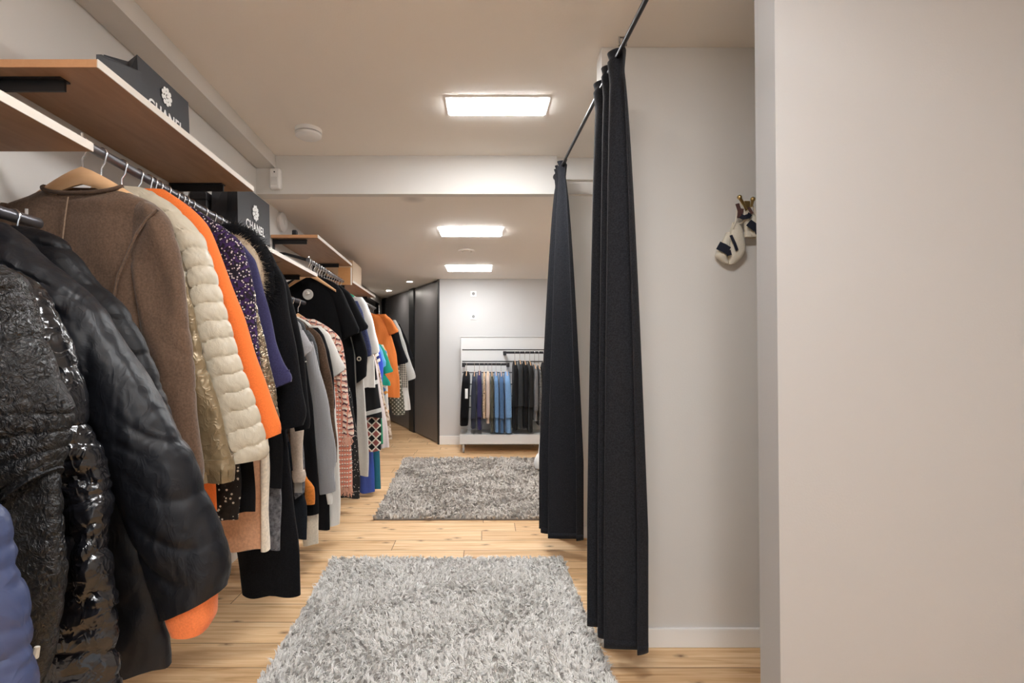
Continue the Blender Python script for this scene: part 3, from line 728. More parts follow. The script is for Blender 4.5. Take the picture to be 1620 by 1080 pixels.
g, xc, zn, hz = garment('parka', 'black parka with a fur-edged hood', 'coat', 'B', 2.17, K_black,
        [(384, 375, 418), (400, 395, 432), (440, 408, 447), (500, 420, 460), (560, 428, 470), (620, 438, 479), (655, 446, 486), (672, 446, 482), (680, 446, 466)],
        d=.026, wr=.004, fold=.004, hem=770, body=[(560, 400), (700, 432), (770, 440)], hang='black fur-hooded parka')
Yf = 2.15
def fur(path, r, n, ln, seed, y, off=(0, 0)):
    r_ = np.random.default_rng(seed); P = np.array(path, float); L = len(P); V = []; Fs = []
    for i in range(n):
        t = r_.uniform(0, L - 1.001); k = int(t); c = P[k] + (P[k + 1] - P[k]) * (t - k); a = r_.uniform(0, 2 * PI); b = r_.uniform(-1, 1)
        nrm = np.array([math.cos(a) * math.sqrt(1 - b * b), math.sin(a) * math.sqrt(1 - b * b) , b])
        base = c + nrm * r * .8 * np.array([1, .7, 1]); tip = base + (nrm + np.array([.35, 0, -.25]) + r_.normal(0, .25, 3)) * ln * r_.uniform(.6, 1.2)
        s = np.cross(nrm, r_.normal(0, 1, 3)); s = s / (np.linalg.norm(s) + 1e-6) * .0016
        V += [base - s, base + s, tip]; Fs.append((3 * i, 3 * i + 1, 3 * i + 2))
    return MB().add(V, Fs)
hp = [(PX(x, Yf), Yf, PZ(y, Yf)) for x, y in ((352, 362), (372, 364), (390, 372), (404, 386), (416, 406), (424, 432), (426, 460), (424, 478))]
hood = obj('hood_edge', MB().tube(hp, [.02, .028, .03, .032, .032, .03, .028, .02], 12), K_black, g)
obj('black_fur', fur(hp, .032, 2600, .026, 3, Yf), plain('black fur', (.012, .011, .011), .7), hood)
cp = [(PX(x, Yf - .02), Yf - .025, PZ(y, Yf - .02)) for x, y in ((372, 378), (386, 386), (398, 400), (408, 420), (412, 442), (410, 462))]
o = obj('cream_fur', fur(cp, .020, 2600, .022, 4, Yf).tube(cp, [.012, .02, .024, .024, .022, .012], 10), plain('cream fur', (.66, .54, .40), .8, var=.2), hood); o['label'] = 'cream fur inside the hood edge'
garment('long_coat', 'long black wool coat with the lowest hem on its rail', 'coat', 'B', 2.25, K_black,
        body=[(520, 430), (620, 446), (700, 455), (800, 466), (900, 474), (930, 475)], hem=940, d=.026, fold=.007, lam=.14, xl=[(400, 262), (650, 330), (870, 376), (940, 384)], hang='long black wool coat')
garment('wool_coat', 'plain black wool coat between the parka and grey top', 'coat', 'B', 2.315, K_black2,
        [(420, 405, 440), (450, 428, 456), (500, 440, 470), (560, 450, 480), (630, 460, 488), (668, 465, 492), (677, 467, 491), (682, 469, 484)],
        d=.024, wr=.003, fold=.004, hem=672, hang='plain black wool coat')
garment('denim_dress', 'dark denim dress with hem beside the long black coat', 'dress', 'C', 2.70, K_denimdk,
        body=[(600, 440), (700, 458), (760, 472), (795, 486), (846, 485)], hem=852, d=.014, fold=.003, wr=.002, xl=[(500, 400), (850, 440)], hang='dark denim garment')

# ---------------- rail C
g, xc, zn, hz = garment('knit_cardigan', 'beige knit cardigan with ribbed cuff below the black coat', 'cardigan', 'C', 2.595, K_beige,
        [(520, 425, 448), (560, 440, 462), (620, 454, 474), (680, 459, 480), (735, 463, 480), (746, 464, 480)], d=.020, fold=.003, hem=720, lsl=.5, hang='beige knit cardigan')
obj('cuff', loft([(PZ(744, 2.6), PX(463, 2.6), PX(482, 2.6), .028, 0), (PZ(752, 2.6), PX(463, 2.6), PX(484, 2.6), .030, 0), (PZ(761, 2.6), PX(465, 2.6), PX(482, 2.6), .028, 0)], 2.598, 3, 12, 24), K_beige, g)
g, xc, zn, hz = garment('felt_jacket', 'dark grey felt garment with a silver swing tag', 'jacket', 'C', 2.65, K_melange,
        [(540, 430, 455), (640, 452, 474), (720, 462, 481), (775, 465, 483), (788, 468, 481), (793, 471, 478)], d=.016, fold=.003, wr=.002, hem=700, lsl=.5, hang='dark grey felt garment')
o = obj('swing_tag', MB().box(PX(465, 2.62), PX(477, 2.62), 2.628, 2.630, PZ(780, 2.62), PZ(758, 2.62)), plain('silver tag', (.50, .49, .46), .35, .3), g, False); o['label'] = 'silver swing tag'
garment('corduroy_shirt', 'rust orange corduroy shirt, cuff showing above cream hem', 'shirt', 'C', 2.745, K_rust,
        [(540, 430, 455), (640, 450, 468), (730, 465, 480), (758, 472, 485), (766, 482, 498), (790, 482, 499), (797, 482, 498)], d=.014, fold=.003, wr=.002, hem=720, lsl=.5, hang='rust corduroy shirt')
garment('felt_blouse', 'light grey felt top with beaded short sleeves', 'top', 'C', 2.785, K_lgrey,
        [(522, 460, 480), (535, 464, 488), (548, 468, 495), (553, 470, 494), (558, 472, 489), (572, 477, 488)], d=.016, hem=620, lsl=.2, collar=(.01, .012), hang='light grey felt top')
bd = MB()
for i in range(9):
    x = PX(478.5 + i * 1.1, 2.785); bd.ell((x, 2.757, PZ(573.5 - .25 * i, 2.785)), (.0035, .0035, .0035), 8, 5)
o = obj('bead_trim', bd, plain('pearl bead', (.85, .82, .78), .25), bpy.data.objects['felt_blouse']); o['label'] = 'row of white beads on the sleeve hem'
garment('black_dress', 'black crepe dress behind rust cuff, hem above cream dress', 'dress', 'C', 2.83, K_black2,
        body=[(560, 482), (640, 495), (740, 502), (806, 505)], hem=813, d=.017, fold=.003, wr=.002, xl=[(500, 420), (812, 455)], hang='black crepe dress')
garment('wool_dress', 'ivory wool dress, hem under the black crepe dress', 'dress', 'C', 2.875, K_ivory,
        body=[(600, 485), (740, 498), (812, 504), (856, 503)], hem=861, d=.017, fold=.003, wr=.002, xl=[(500, 440), (860, 480)], hang='ivory wool dress')
g, xc, zn, hz = garment('rib_cardigan', 'light grey ribbed long cardigan with white inner cuff', 'cardigan', 'C', 2.935, K_greyk,
        [(540, 472, 494), (560, 480, 500), (600, 488, 511), (640, 492, 521), (680, 494, 527), (715, 497, 531), (735, 501, 531), (746, 504, 528), (760, 505, 530), (776, 506, 533), (782, 507, 528)], d=.022, fold=.003, hem=740, sdy=.026, hang='light grey ribbed cardigan')
o = obj('inner_cuff', loft([(PZ(770, 2.935), PX(515, 2.935), PX(526, 2.935), .02, 0), (PZ(790, 2.935), PX(518, 2.935), PX(527, 2.935), .02, 0), (PZ(796, 2.935), PX(519, 2.935), PX(526, 2.935), .018, 0)], 2.93, 4, 10, 20), K_white, g); o['label'] = 'white cuff below the grey sleeve'
garment('sparkle_sweater', 'dark grey sweater with silver sparkle beside the grey cardigan', 'sweater', 'C', 3.0, K_sparkle,
        [(522, 468, 488), (532, 478, 496), (548, 486, 502), (575, 490, 505), (610, 494, 506), (625, 496, 505)], d=.02, hem=700, hang='dark grey sparkle sweater')
garment('tweed_jacket', 'brown tweed jacket with long narrow sleeve', 'jacket', 'C', 3.06, K_brown,
        [(518, 470, 493), (528, 485, 506), (548, 498, 515), (590, 507, 523), (640, 513, 529), (700, 519, 533), (755, 526, 535), (770, 528, 534)], d=.022, hem=740, hang='brown tweed jacket')
garment('black_jacket', 'thin black jacket between brown tweed and ivory silk', 'jacket', 'C', 3.12, K_black2,
        [(518, 478, 503), (530, 495, 513), (555, 507, 522), (600, 515, 528), (640, 518, 530), (660, 520, 529)], d=.02, hem=836, body=[(640, 508), (760, 518), (830, 522)], xl=[(500, 450), (840, 500)], hang='thin black jacket')
garment('silk_dress', 'ivory silk dress with pointed cape sleeves', 'dress', 'C', 3.20, K_white,
        [(515, 480, 506), (527, 497, 520), (548, 508, 531), (570, 518, 540), (584, 524, 546), (590, 527, 543), (599, 529, 532)], d=.022,
        body=[(600, 529), (650, 531), (700, 536), (790, 538), (822, 538)], hem=829, xl=[(500, 455), (830, 506)], lsl=.15, hang='ivory silk dress')
g, xc, zn, hz = garment('tweed_coat', 'pink and cream tweed coat with fringed hem', 'coat', 'C', 3.36, K_tweed,
        [(505, 475, 498), (514, 490, 514), (525, 505, 530), (534, 514, 538), (545, 520, 542), (570, 526, 546), (600, 531, 549), (640, 536, 553), (675, 540, 558), (690, 543, 560), (697, 546, 559)],
        body=[(600, 542), (700, 555), (760, 558)], hem=768, d=.030, xl=[(500, 465), (770, 520)], smat=K_tweed2, neck=.07, hang='pink tweed coat')
fr = MB()
r_ = np.random.default_rng(11)
for i in range(60):
    x = PX(r_.uniform(538, 558), 3.36); y0 = 3.36 - .03 + r_.uniform(0, .03); z0 = PZ(766, 3.36)
    fr.tube([(x, y0, z0), (x + r_.normal(0, .004), y0 - .003, z0 - .035), (x + r_.normal(0, .01), y0 - .004, z0 - .07 * r_.uniform(.6, 1.1))], .0022, 4)
obj('hem_fringe', fr, cloth('tweed fringe', (.66, .38, .28)), g); fr = MB()
for i in range(26):
    x = PX(r_.uniform(546, 559), 3.36); z0 = PZ(690, 3.36)
    fr.tube([(x, 3.325, z0), (x + r_.normal(0, .006), 3.322, z0 - .03), (x + r_.normal(0, .012), 3.322, z0 - .05)], .0022, 4)
obj('cuff_fringe', fr, cloth('tweed fringe', (.66, .38, .28)), g)
garment('beaded_dress', 'black dress with white beaded edge beside pink tweed', 'dress', 'C', 3.50, speckle('black beaded', (.010, .010, .011), (.6, .57, .52), 70, .2),
        body=[(620, 556), (700, 566), (760, 570), (782, 569)], hem=787, d=.022, xl=[(500, 480), (790, 540)], hang='black beaded dress')

# ---------------- rail D
g, xc, zn, hz = garment('black_blouse', 'black short-sleeved top with a round pearl brooch', 'top', 'D', 3.80, K_black2,
        [(448, 505, 530), (458, 515, 540), (475, 525, 549), (495, 533, 558), (512, 538, 564), (525, 543, 569), (531, 546, 560), (537, 548, 553)], body=[(545, 540), (620, 552), (680, 560)], hem=690,
        d=.03, lsl=.22, sh=.23, neck=.075, hang='black top with brooch')
br = obj('brooch', MB().lathe([(.001, -.004), (.036, -.004), (.040, -.008), (.036, -.012), (.001, -.013)], (PX(485, 3.72), 3.757, PZ(465, 3.72)), 28, 'Y'), plain('frosted lucite', (.62, .60, .56), .3), g); br['label'] = 'pale round brooch'
obj('pearl', MB().ell((PX(485.5, 3.72), 3.738, PZ(463, 3.72)), (.013, .010, .013), 14, 9), plain('pearl', (.88, .85, .80), .2), br)
garment('black_tee', 'black tee with wide sleeve just behind the brooch top', 'top', 'D', 3.90, K_black2,
        [(452, 518, 540), (462, 530, 553), (480, 542, 564), (500, 550, 573), (519, 560, 583), (523, 563, 577), (528, 566, 570)], hem=650, d=.026, lsl=.22, sh=.215, hang='black tee')
g, xc, zn, hz = garment('black_coat', 'black coat with a pale ring button', 'coat', 'D', 4.0, K_black2,
        [(460, 520, 545), (490, 540, 562), (530, 556, 574), (560, 562, 581), (590, 564, 581), (610, 566, 577)], hem=692, d=.028, body=[(560, 560), (690, 566)], hang='black ring-buttoned coat')
obj('ring_button', MB().tube([(PX(567.5, 3.96) + .014 * math.cos(a), 3.968, PZ(567.5, 3.96) + .014 * math.sin(a)) for a in np.linspace(0, 2 * PI, 17)], .0045, 8), plain('horn ring', (.60, .52, .40), .35), g)
garment('long_dress', 'pale grey linen dress, long straight edge beside black coat', 'dress', 'D', 4.07, K_palegrey,
        body=[(560, 572), (620, 577), (660, 580), (700, 583), (742, 583)], hem=752, d=.022, fold=.005, xl=[(480, 520), (750, 556)], hang='pale grey linen dress')
garment('knit_sweater', 'navy knit sweater between black tee and white blouse', 'sweater', 'D', 4.14, cloth('navy marl', (.035, .042, .10), .9, 300, .3, .4),
        [(476, 540, 566), (492, 555, 574), (520, 566, 581), (550, 573, 587), (562, 575, 588), (566, 577, 584)], hem=640, d=.024, hang='navy knit sweater')
garment('blouse', 'white cotton blouse with a long sleeve beside navy knit', 'blouse', 'D', 4.22, K_white,
        [(470, 548, 573), (480, 558, 581), (500, 567, 588), (525, 575, 594), (545, 580, 599), (557, 583, 601), (562, 586, 597)], body=[(520, 580), (570, 592), (606, 594)], hem=613, d=.026, hang='white cotton blouse')
garment('striped_skirt', 'black dress with pale stripes across the hem', 'dress', 'D', 4.31, K_bwhem,
        body=[(560, 592), (610, 598), (640, 602), (655, 604)], hem=660, d=.022, xl=[(480, 530), (660, 570)], hang='black dress with striped hem')
garment('harlequin_dress', 'black and red harlequin dress with cream lattice', 'dress', 'D', 4.39, K_harl,
        body=[(560, 590), (650, 602), (708, 603)], hem=713, d=.02, fold=.004, xl=[(480, 530), (713, 575)], hang='harlequin dress')
garment('satin_dress', 'royal blue satin dress almost touching the floor', 'dress', 'D', 4.47, K_blue,
        body=[(600, 582), (700, 590), (772, 593)], hem=778, d=.026, fold=.008, xl=[(480, 530), (778, 568)], hang='royal blue satin dress')
garment('cotton_dress', 'teal cotton dress just behind the royal blue satin', 'dress', 'D', 4.55, K_teal,
        body=[(600, 588), (700, 599), (768, 603)], hem=773, d=.024, fold=.006, xl=[(480, 540), (773, 580)], hang='teal cotton dress')
garment('green_dress', 'green dress, a slim edge behind the harlequin dress', 'dress', 'D', 4.63, K_emer,
        body=[(560, 588), (640, 597), (662, 605), (696, 606)], hem=702, d=.022, xl=[(480, 545), (700, 585)], hang='green dress')
garment('gauze_dress', 'pale pink gauze dress with a rounded hem', 'dress', 'D', 4.73, K_pinkpale,
        body=[(580, 597), (625, 604), (680, 614), (700, 616)], hem=708, d=.026, fold=.008, lam=.06, xl=[(480, 550), (708, 596)], hang='pale pink gauze dress')
garment('print_dress', 'tan snake-print dress beside pale pink gauze', 'dress', 'D', 4.84, K_tanprint,
        body=[(580, 600), (640, 610), (660, 617), (690, 620)], hem=695, d=.022, xl=[(480, 555), (695, 600)], hang='tan snake-print dress')

# ---------------- rail E
garment('striped_tee', 'navy and white striped tee before the cobalt top', 'top', 'E', 5.16, K_stripe,
        [(543, 570, 588), (550, 578, 595), (562, 584, 600), (572, 587, 602), (578, 589, 600)], body=[(590, 592), (640, 603), (680, 606)], hem=690, d=.026, lsl=.18, hang='navy striped tee')
garment('jersey_shirt', 'cobalt blue jersey top between stripes and sky blue', 'top', 'E', 5.32, K_cobalt,
        [(544, 575, 596), (556, 586, 602), (575, 592, 606), (600, 596, 608), (640, 600, 610), (652, 602, 609)], hem=680, d=.024, lsl=.3, hang='cobalt jersey top')
garment('jersey_tee', 'sky blue jersey tee beside the emerald green one', 'top', 'E', 5.47, K_sky,
        [(545, 580, 600), (556, 590, 606), (572, 596, 611), (588, 600, 612), (594, 602, 609)], hem=660, d=.024, lsl=.18, hang='sky blue jersey tee')
garment('jersey_tee', 'emerald green jersey tee with flared sleeve', 'top', 'E', 5.62, K_green,
        [(544, 583, 602), (552, 592, 608), (566, 599, 614), (580, 604, 619), (588, 606, 622), (592, 608, 615)], body=[(596, 612), (604, 618)], hem=609, d=.026, lsl=.18, hang='emerald green tee')
garment('print_dress', 'orange and blue printed dress behind the green tee', 'dress', 'E', 5.78, K_print,
        [(545, 588, 606), (556, 597, 612), (575, 604, 617), (584, 606, 615)], body=[(600, 613), (650, 615)], hem=660, d=.026, lsl=.18, hang='orange and blue printed dress')

# ---------------- rail F
garment('silk_blouse', 'burnt orange silk blouse with short flared sleeves', 'blouse', 'F', 6.24, K_orange2,
        [(497, 595, 612), (504, 604, 619), (514, 610, 626), (524, 614, 631), (527, 616, 628), (531, 618, 622)], body=[(532, 620), (560, 627), (600, 632), (622, 633)], hem=628, d=.05, wr=.01, lsl=.2, sh=.24, hang='burnt orange silk blouse')
garment('black_cardigan', 'black cardigan right behind the burnt orange blouse', 'cardigan', 'F', 6.36, K_black,
        [(503, 602, 620), (520, 614, 629), (545, 621, 636), (565, 626, 643), (573, 629, 646), (578, 631, 638)], hem=600, d=.03, hang='black cardigan')
garment('check_skirt', 'olive checked dress hanging under the burnt orange blouse', 'dress', 'F', 6.45, K_check,
        body=[(560, 628), (630, 639), (652, 641)], hem=656, d=.024, xl=[(510, 580), (656, 622)], hang='olive checked dress')
garment('hound_dress', 'houndstooth dress beside the white flared sleeve', 'dress', 'F', 6.54, K_hound,
        body=[(540, 632), (575, 642), (608, 645)], hem=613, d=.024, xl=[(510, 585), (613, 625)], hang='houndstooth dress')
garment('white_jacket', 'off-white jacket with turned cuff against the dark doors', 'jacket', 'F', 6.63, K_palegrey,
        [(506, 610, 626), (520, 622, 634), (545, 630, 642), (570, 636, 649), (590, 642, 656), (598, 644, 658), (603, 646, 652)], hem=620, d=.028, hang='off-white jacket')
garment('dark_jacket', 'dark jacket last but one on the far rail', 'jacket', 'F', 6.74, K_black2,
        [(512, 618, 632), (530, 629, 641), (555, 637, 650), (568, 641, 655), (573, 643, 650)], hem=600, d=.026, hang='dark jacket at the far end')
garment('white_dress', 'off-white dress at the far end of the last rail', 'dress', 'F', 6.85, K_white,
        body=[(560, 632), (600, 645), (644, 649)], hem=648, d=.026, xl=[(520, 600), (648, 634)], hang='off-white dress')

# extra empty hangers showing beneath the shelves
for i, y in enumerate((3.765, 3.85, 3.95)):
    hanger(RX(y), y - .012, RAILS['D'][0], ('empty wooden hanger, first on the second upper rail', 'empty wooden hanger, second on the second upper rail', 'empty wooden hanger, third on the second upper rail')[i], 'empty hangers', half=.2, yaw=.05 * i)

# ------------------------------------------------------------------ carrier bags and crate on the shelves
def flower(mb, c, r, ax):
    """camellia rosette: petals in three rings, lying flat on the bag face; ax = direction along the face"""
    ax = Vector(ax).normalized(); up = Vector((0, 0, 1)); n = ax.cross(up)
    for ring, (rad, pr, k) in enumerate(((.74, .235, 9), (.40, .19, 6), (.0, .15, 1))):
        for i in range(k):
            a = 2 * PI * i / k + ring * .4; p = Vector(c) + ax * (math.cos(a) * rad * r) + up * (math.sin(a) * rad * r) + n * (.0006 + .0012 * ring)
            da = ax * math.cos(a) + up * math.sin(a); db = ax * -math.sin(a) + up * math.cos(a)
            R = []
            for lv, hgt in ((1.0, 0), (.94, .0009)):
                R.append([p + (da * math.cos(q) * pr + db * math.sin(q) * pr * 1.05) * r * lv + n * hgt for q in np.linspace(0, 2 * PI, 14, endpoint=False)])
            mb.rings(R)
    return mb
def letters(txt, size, name):
    cu = bpy.data.curves.new(name, 'FONT'); cu.body = txt; cu.size = size; cu.align_x = 'CENTER'; cu.extrude = .0004; cu.offset = size * .022; cu.space_character = 1.08
    ob = bpy.data.objects.new(name, cu); C.objects.link(ob); dg = bpy.context.evaluated_depsgraph_get(); dg.update()
    me = bpy.data.meshes.new_from_object(ob.evaluated_get(dg)); bpy.data.objects.remove(ob); return me
def carrier(Y0, Y1, d, dep, zb, zt, label, fc, fr_, tz, ts, name='carrier_bag'):
    g = thing(name, label, 'bag', (WX(Y0) + d, Y0, zb), 'black carrier bags on the shelves')
    q = lambda Y, dd: (WX(Y) + dd, Y)
    n = 1
    # body with slightly pinched gusset at the near end
    mbb = MB(); zs = [zb + .0005, zb + (zt - zb) * .5, zt]; R = []
    for i, z in enumerate(zs):
        pin = (0, .022, .040)[i]; ins = (0, .002, .006)[i]
        R.append([(*q(Y0, d - dep + ins), z), (*q(Y0 + pin, d - dep / 2), z), (*q(Y0, d - ins), z), (*q(Y1, d - ins), z), (*q(Y1 - pin, d - dep / 2), z), (*q(Y1, d - dep + ins), z)])
    mbb.rings(R, True, False)
    o = obj('bag_body', mbb, M_bag, g, False)
    so = o.modifiers.new('card', 'SOLIDIFY'); so.thickness = .0015; so.offset = -1
    ax = Vector((-.063, 1, 0)).normalized()
    face = lambda Y, z: (WX(Y) + d + .0004, Y, z)
    fl = obj('flower_emblem', flower(MB(), face(*fc), fr_, ax), M_print, g); fl['label'] = 'white camellia emblem'
    me = letters('CHANEL', ts, 'lettering'); o = bpy.data.objects.new('lettering', me); C.objects.link(o); me.materials.append(M_print)
    o.parent = g; o.rotation_euler = (PI / 2, 0, math.atan2(1, -.063))
    p = Vector(face(fc[0], tz)) + Vector((.0006, 0, 0)); o.location = p - g.location; o['label'] = 'white lettering'
    return g
carrier(1.645, 1.965, .315, .12, 2.105, 2.258, 'black gift bag with white flower on the upper shelf', (1.805, 2.200), .034, 2.110, .054)
carrier(2.60, 3.06, .235, .14, 1.850, 2.172, 'black carrier bag with white flower standing on the lower shelf', (2.83, 2.060), .046, 1.955, .066)
# a plain black box beside the first gift bag and a dark box beside the second
g = thing('folded_bag', 'folded black paper bag lying low beside the gift bag', 'bag', (WX(1.5) + .3, 1.5, 2.105), 'black carrier bags on the shelves')
tri = [(WX(1.412) + .340, 1.412), (WX(1.625) + .335, 1.625), (WX(1.625) + .20, 1.625)]
obj('paper_body', MB().add([(*tri[0], 2.1055), (*tri[1], 2.1055), (*tri[2], 2.1055), (*tri[0], 2.122), (*tri[1], 2.190), (*tri[2], 2.190)], [(0, 2, 1), (3, 4, 5), (0, 1, 4, 3), (1, 2, 5, 4), (2, 0, 3, 5)]), M_bag, g, False)
obj('flap', MB().add([(*tri[0], 2.1225), (*tri[1], 2.1905), (*tri[2], 2.1905), (tri[0][0], tri[0][1] + .02, 2.134), (tri[1][0] - .02, tri[1][1], 2.2), (tri[2][0], tri[2][1], 2.2)], [(0, 2, 1), (3, 4, 5), (0, 1, 4, 3), (1, 2, 5, 4), (2, 0, 3, 5)]), M_bag, g, False)
g = thing('storage_box', 'plain dark box tucked behind the standing carrier bag', 'box', (WX(2.6) + .05, 2.6, 1.85), 'black boxes on the shelves')
obj('box_body', MB().prism([(WX(2.57) + .006, 2.57), (WX(2.9) + .006, 2.9), (WX(2.9) + .085, 2.9), (WX(2.57) + .085, 2.57)], 1.8505, 2.06), plain('dark grey card', (.05, .048, .05), .6), g, False, bevel=.002)
obj('box_lid', MB().prism([(WX(2.565) + .004, 2.565), (WX(2.905) + .004, 2.905), (WX(2.905) + .088, 2.905), (WX(2.565) + .088, 2.565)], 2.0605, 2.10), M_bag, g, False, bevel=.002)
# small black block on the fourth shelf
g = thing('security_block', 'tiny black block standing on the shelf beyond the round alarm', 'box', (WX(3.75) + .17, 3.75, 2.14))
obj('block', MB().box(WX(3.75) + .155, WX(3.75) + .185, 3.73, 3.77, 2.1405, 2.175), M_blackmetal, g, bevel=.003)
obj('cap', MB().box(WX(3.75) + .158, WX(3.75) + .182, 3.733, 3.767, 2.175, 2.180), M_darkplastic, g, bevel=.001)
# wooden crate on the far shelf
Y0, Y1, z0, z1 = 5.12, 5.62, 1.9845, 2.20
g = thing('wooden_crate', 'plain birch wooden crate standing on the far shelf', 'crate', (WX(Y0) + .2, Y0, z0))
q = lambda Y, d: (WX(Y) + d, Y)
obj('near_side', MB().prism([q(Y0, .06), q(Y0 + .014, .06), q(Y0 + .014, .33), q(Y0, .33)], z0, z1), M_crate, g, False)
obj('far_side', MB().prism([q(Y1 - .014, .06), q(Y1, .06), q(Y1, .33), q(Y1 - .014, .33)], z0, z1), M_crate, g, False)
obj('front_side', MB().prism([q(Y0 + .014, .316), q(Y1 - .014, .316), q(Y1 - .014, .33), q(Y0 + .014, .33)], z0, z1), plain('pale birch', (.70, .55, .40), .5, var=.08), g, False)
obj('back_side', MB().prism([q(Y0 + .014, .06), q(Y1 - .014, .06), q(Y1 - .014, .074), q(Y0 + .014, .074)], z0, z1), M_crate, g, False)
obj('bottom', MB().prism([q(Y0 + .014, .074), q(Y1 - .014, .074), q(Y1 - .014, .316), q(Y0 + .014, .316)], z0, z0 + .012), M_crate, g, False)
# upright divider board between the rails
g = thing('divider_board', 'pale upright wooden board below the crate shelf', 'board', (WX(5.0) + .28, 5.0, 1.9))
obj('panel', MB().prism([q(4.955, .22), q(4.975, .22), q(4.975, .34), q(4.955, .34)], 1.93, 2.10), wood('board orange', (.62, .27, .09), (.72, .38, .16), 4, 30), g, False)
obj('edge_strip', MB().prism([q(4.955, .3405), q(4.975, .3405), q(4.975, .352), q(4.955, .352)], 1.93, 2.10), M_band, g, False)
# mirror on the passage wall
g = thing('wall_mirror', 'narrow mirror on the wall at the passage end', 'mirror', (WX(8), 8, 1.5))
q2 = lambda Y, d: (WX(Y) + d, Y)
obj('glass', MB().prism([q2(7.2, .004), q2(9.2, .004), q2(9.2, .012), q2(7.2, .012)], .6, 2.1), plain('mirror glass', (.85, .87, .87), .03, 1.0), g, False)
fm = MB()
for z in ((.575, .6), (2.1, 2.125)): fm.prism([q2(7.18, .002), q2(9.22, .002), q2(9.22, .02), q2(7.18, .02)], *z)
for a, b in ((7.175, 7.2), (9.2, 9.225)): fm.prism([q2(a, .002), q2(b, .002), q2(b, .02), q2(a, .02)], .6, 2.1)
obj('frame', fm, M_chrome, g, False)

# ------------------------------------------------------------------ curtains and their rod
RA, RB = Vector((.495, 1.40, 2.357)), Vector((.495, 3.452, 2.472))
def rod(y): return RA + (RB - RA) * ((y - RA.y) / (RB.y - RA.y))
g = thing('curtain_rod', 'thin black rod running past the fitting cubicles', 'rod', tuple(RA))
A0 = rod(-.6)
obj('pole', MB().tube([tuple(A0), tuple(RA), tuple(RB)], .0085, 12), M_blackmetal, g)
obj('wall_cup', MB().lathe([(.022, 0), (.022, -.012), (.012, -.02)], tuple(rod(3.4505)), 18, 'Y'), M_blackmetal, g)
obj('end_cup', MB().lathe([(.022, 0), (.022, .012), (.012, .02)], tuple(A0), 18, 'Y'), M_blackmetal, g)
hk = MB()
for y in (1.80, 3.27):
    p = rod(y); hk.tube([tuple(p + Vector((-.012, 0, .0))), tuple(p + Vector((-.012, 0, .03))), tuple(p + Vector((.012, 0, .03))), tuple(p + Vector((.012, 0, 0)))], .004, 8)
obj('hanging_bracket', hk, plain('pewter', (.25, .22, .20), .35, .9), g)
M_curt = cloth('black curtain cloth', (.0175, .018, .0215), .94, 520, .35, .35, .12, .12, .12)
M_curt_liner = M_curt
def curtain(yt0, yt1, bx0, bx1, by0, by1, zb, nf, seed, label):
    r_ = np.random.default_rng(seed); n, m = 90, 260
    s = np.linspace(0, 1, m)
    amp = np.interp(s, np.linspace(0, 1, nf * 2 + 1), r_.uniform(.7, 1.25, nf * 2 + 1))
    wv = np.sin(2 * PI * nf * (s + .02 * np.sin(7 * s + seed)))
    wv = np.sign(wv) * np.abs(wv) ** .6 * amp
    yy = yt0 + (yt1 - yt0) * s
    top = np.array([tuple(rod(y)) for y in yy])
    rows = []
    for i in range(n):
        t = (i / (n - 1)) ** 1.35
        z_top = top[:, 2] + .030
        if t < .012: a = .016 + .010 * (1 - t / .012)
        elif t < .05: a = .026 - .010 * ((t - .012) / .038)
        else: a = .016
        g_ = min(1, max(0, (t - .05) / .75)) ; g_ = g_ ** .7
        xw = (bx1 - bx0) / 2; cx = (bx0 + bx1) / 2 + (.0)
        X = top[:, 0] * (1 - g_) + cx * g_ + wv * (a * (1 - g_) + xw * .80 * g_) + g_ * (bx1 - bx0) * .16 * (1 - 2 * s)
        Yv = yy * (1 - g_) + (by0 + (by1 - by0) * s) * g_
        Z = z_top * (1 - t) + (zb + .008 * np.sin(2 * PI * nf * s * .5 + 1)) * t
        rows.append(np.stack([X, Yv, Z], 1))
    o = MB().rings(np.array(rows), False, False, closed=False)
    g = thing('curtain', label, 'curtain', ((bx0 + bx1) / 2, (by0 + by1) / 2, zb), 'gathered black curtains')
    c = obj('fabric', o, M_curt, g, angle=80)
    so = c.modifiers.new('cloth', 'SOLIDIFY'); so.thickness = .003; so.offset = 0
    # gathering tape pulled tight round the rod pocket
    tp = np.array(rows); k = 7
    hemr = tp[-2:] + np.array([0, 0, -.0])
    rib = MB().rings(hemr + 0.0, False, False, closed=False)
    h = obj('hem', rib, M_curt_liner, g, angle=80); so = h.modifiers.new('cloth', 'SOLIDIFY'); so.thickness = .0036; so.offset = 0
    return g
curtain(1.80, 2.19, .445, .645, 1.93, 2.17, .125, 3, 3, 'gathered black curtain of the near fitting cubicle')
curtain(3.14, 3.40, .365, .600, 3.08, 3.34, .125, 3, 8, 'gathered black curtain of the far fitting cubicle')

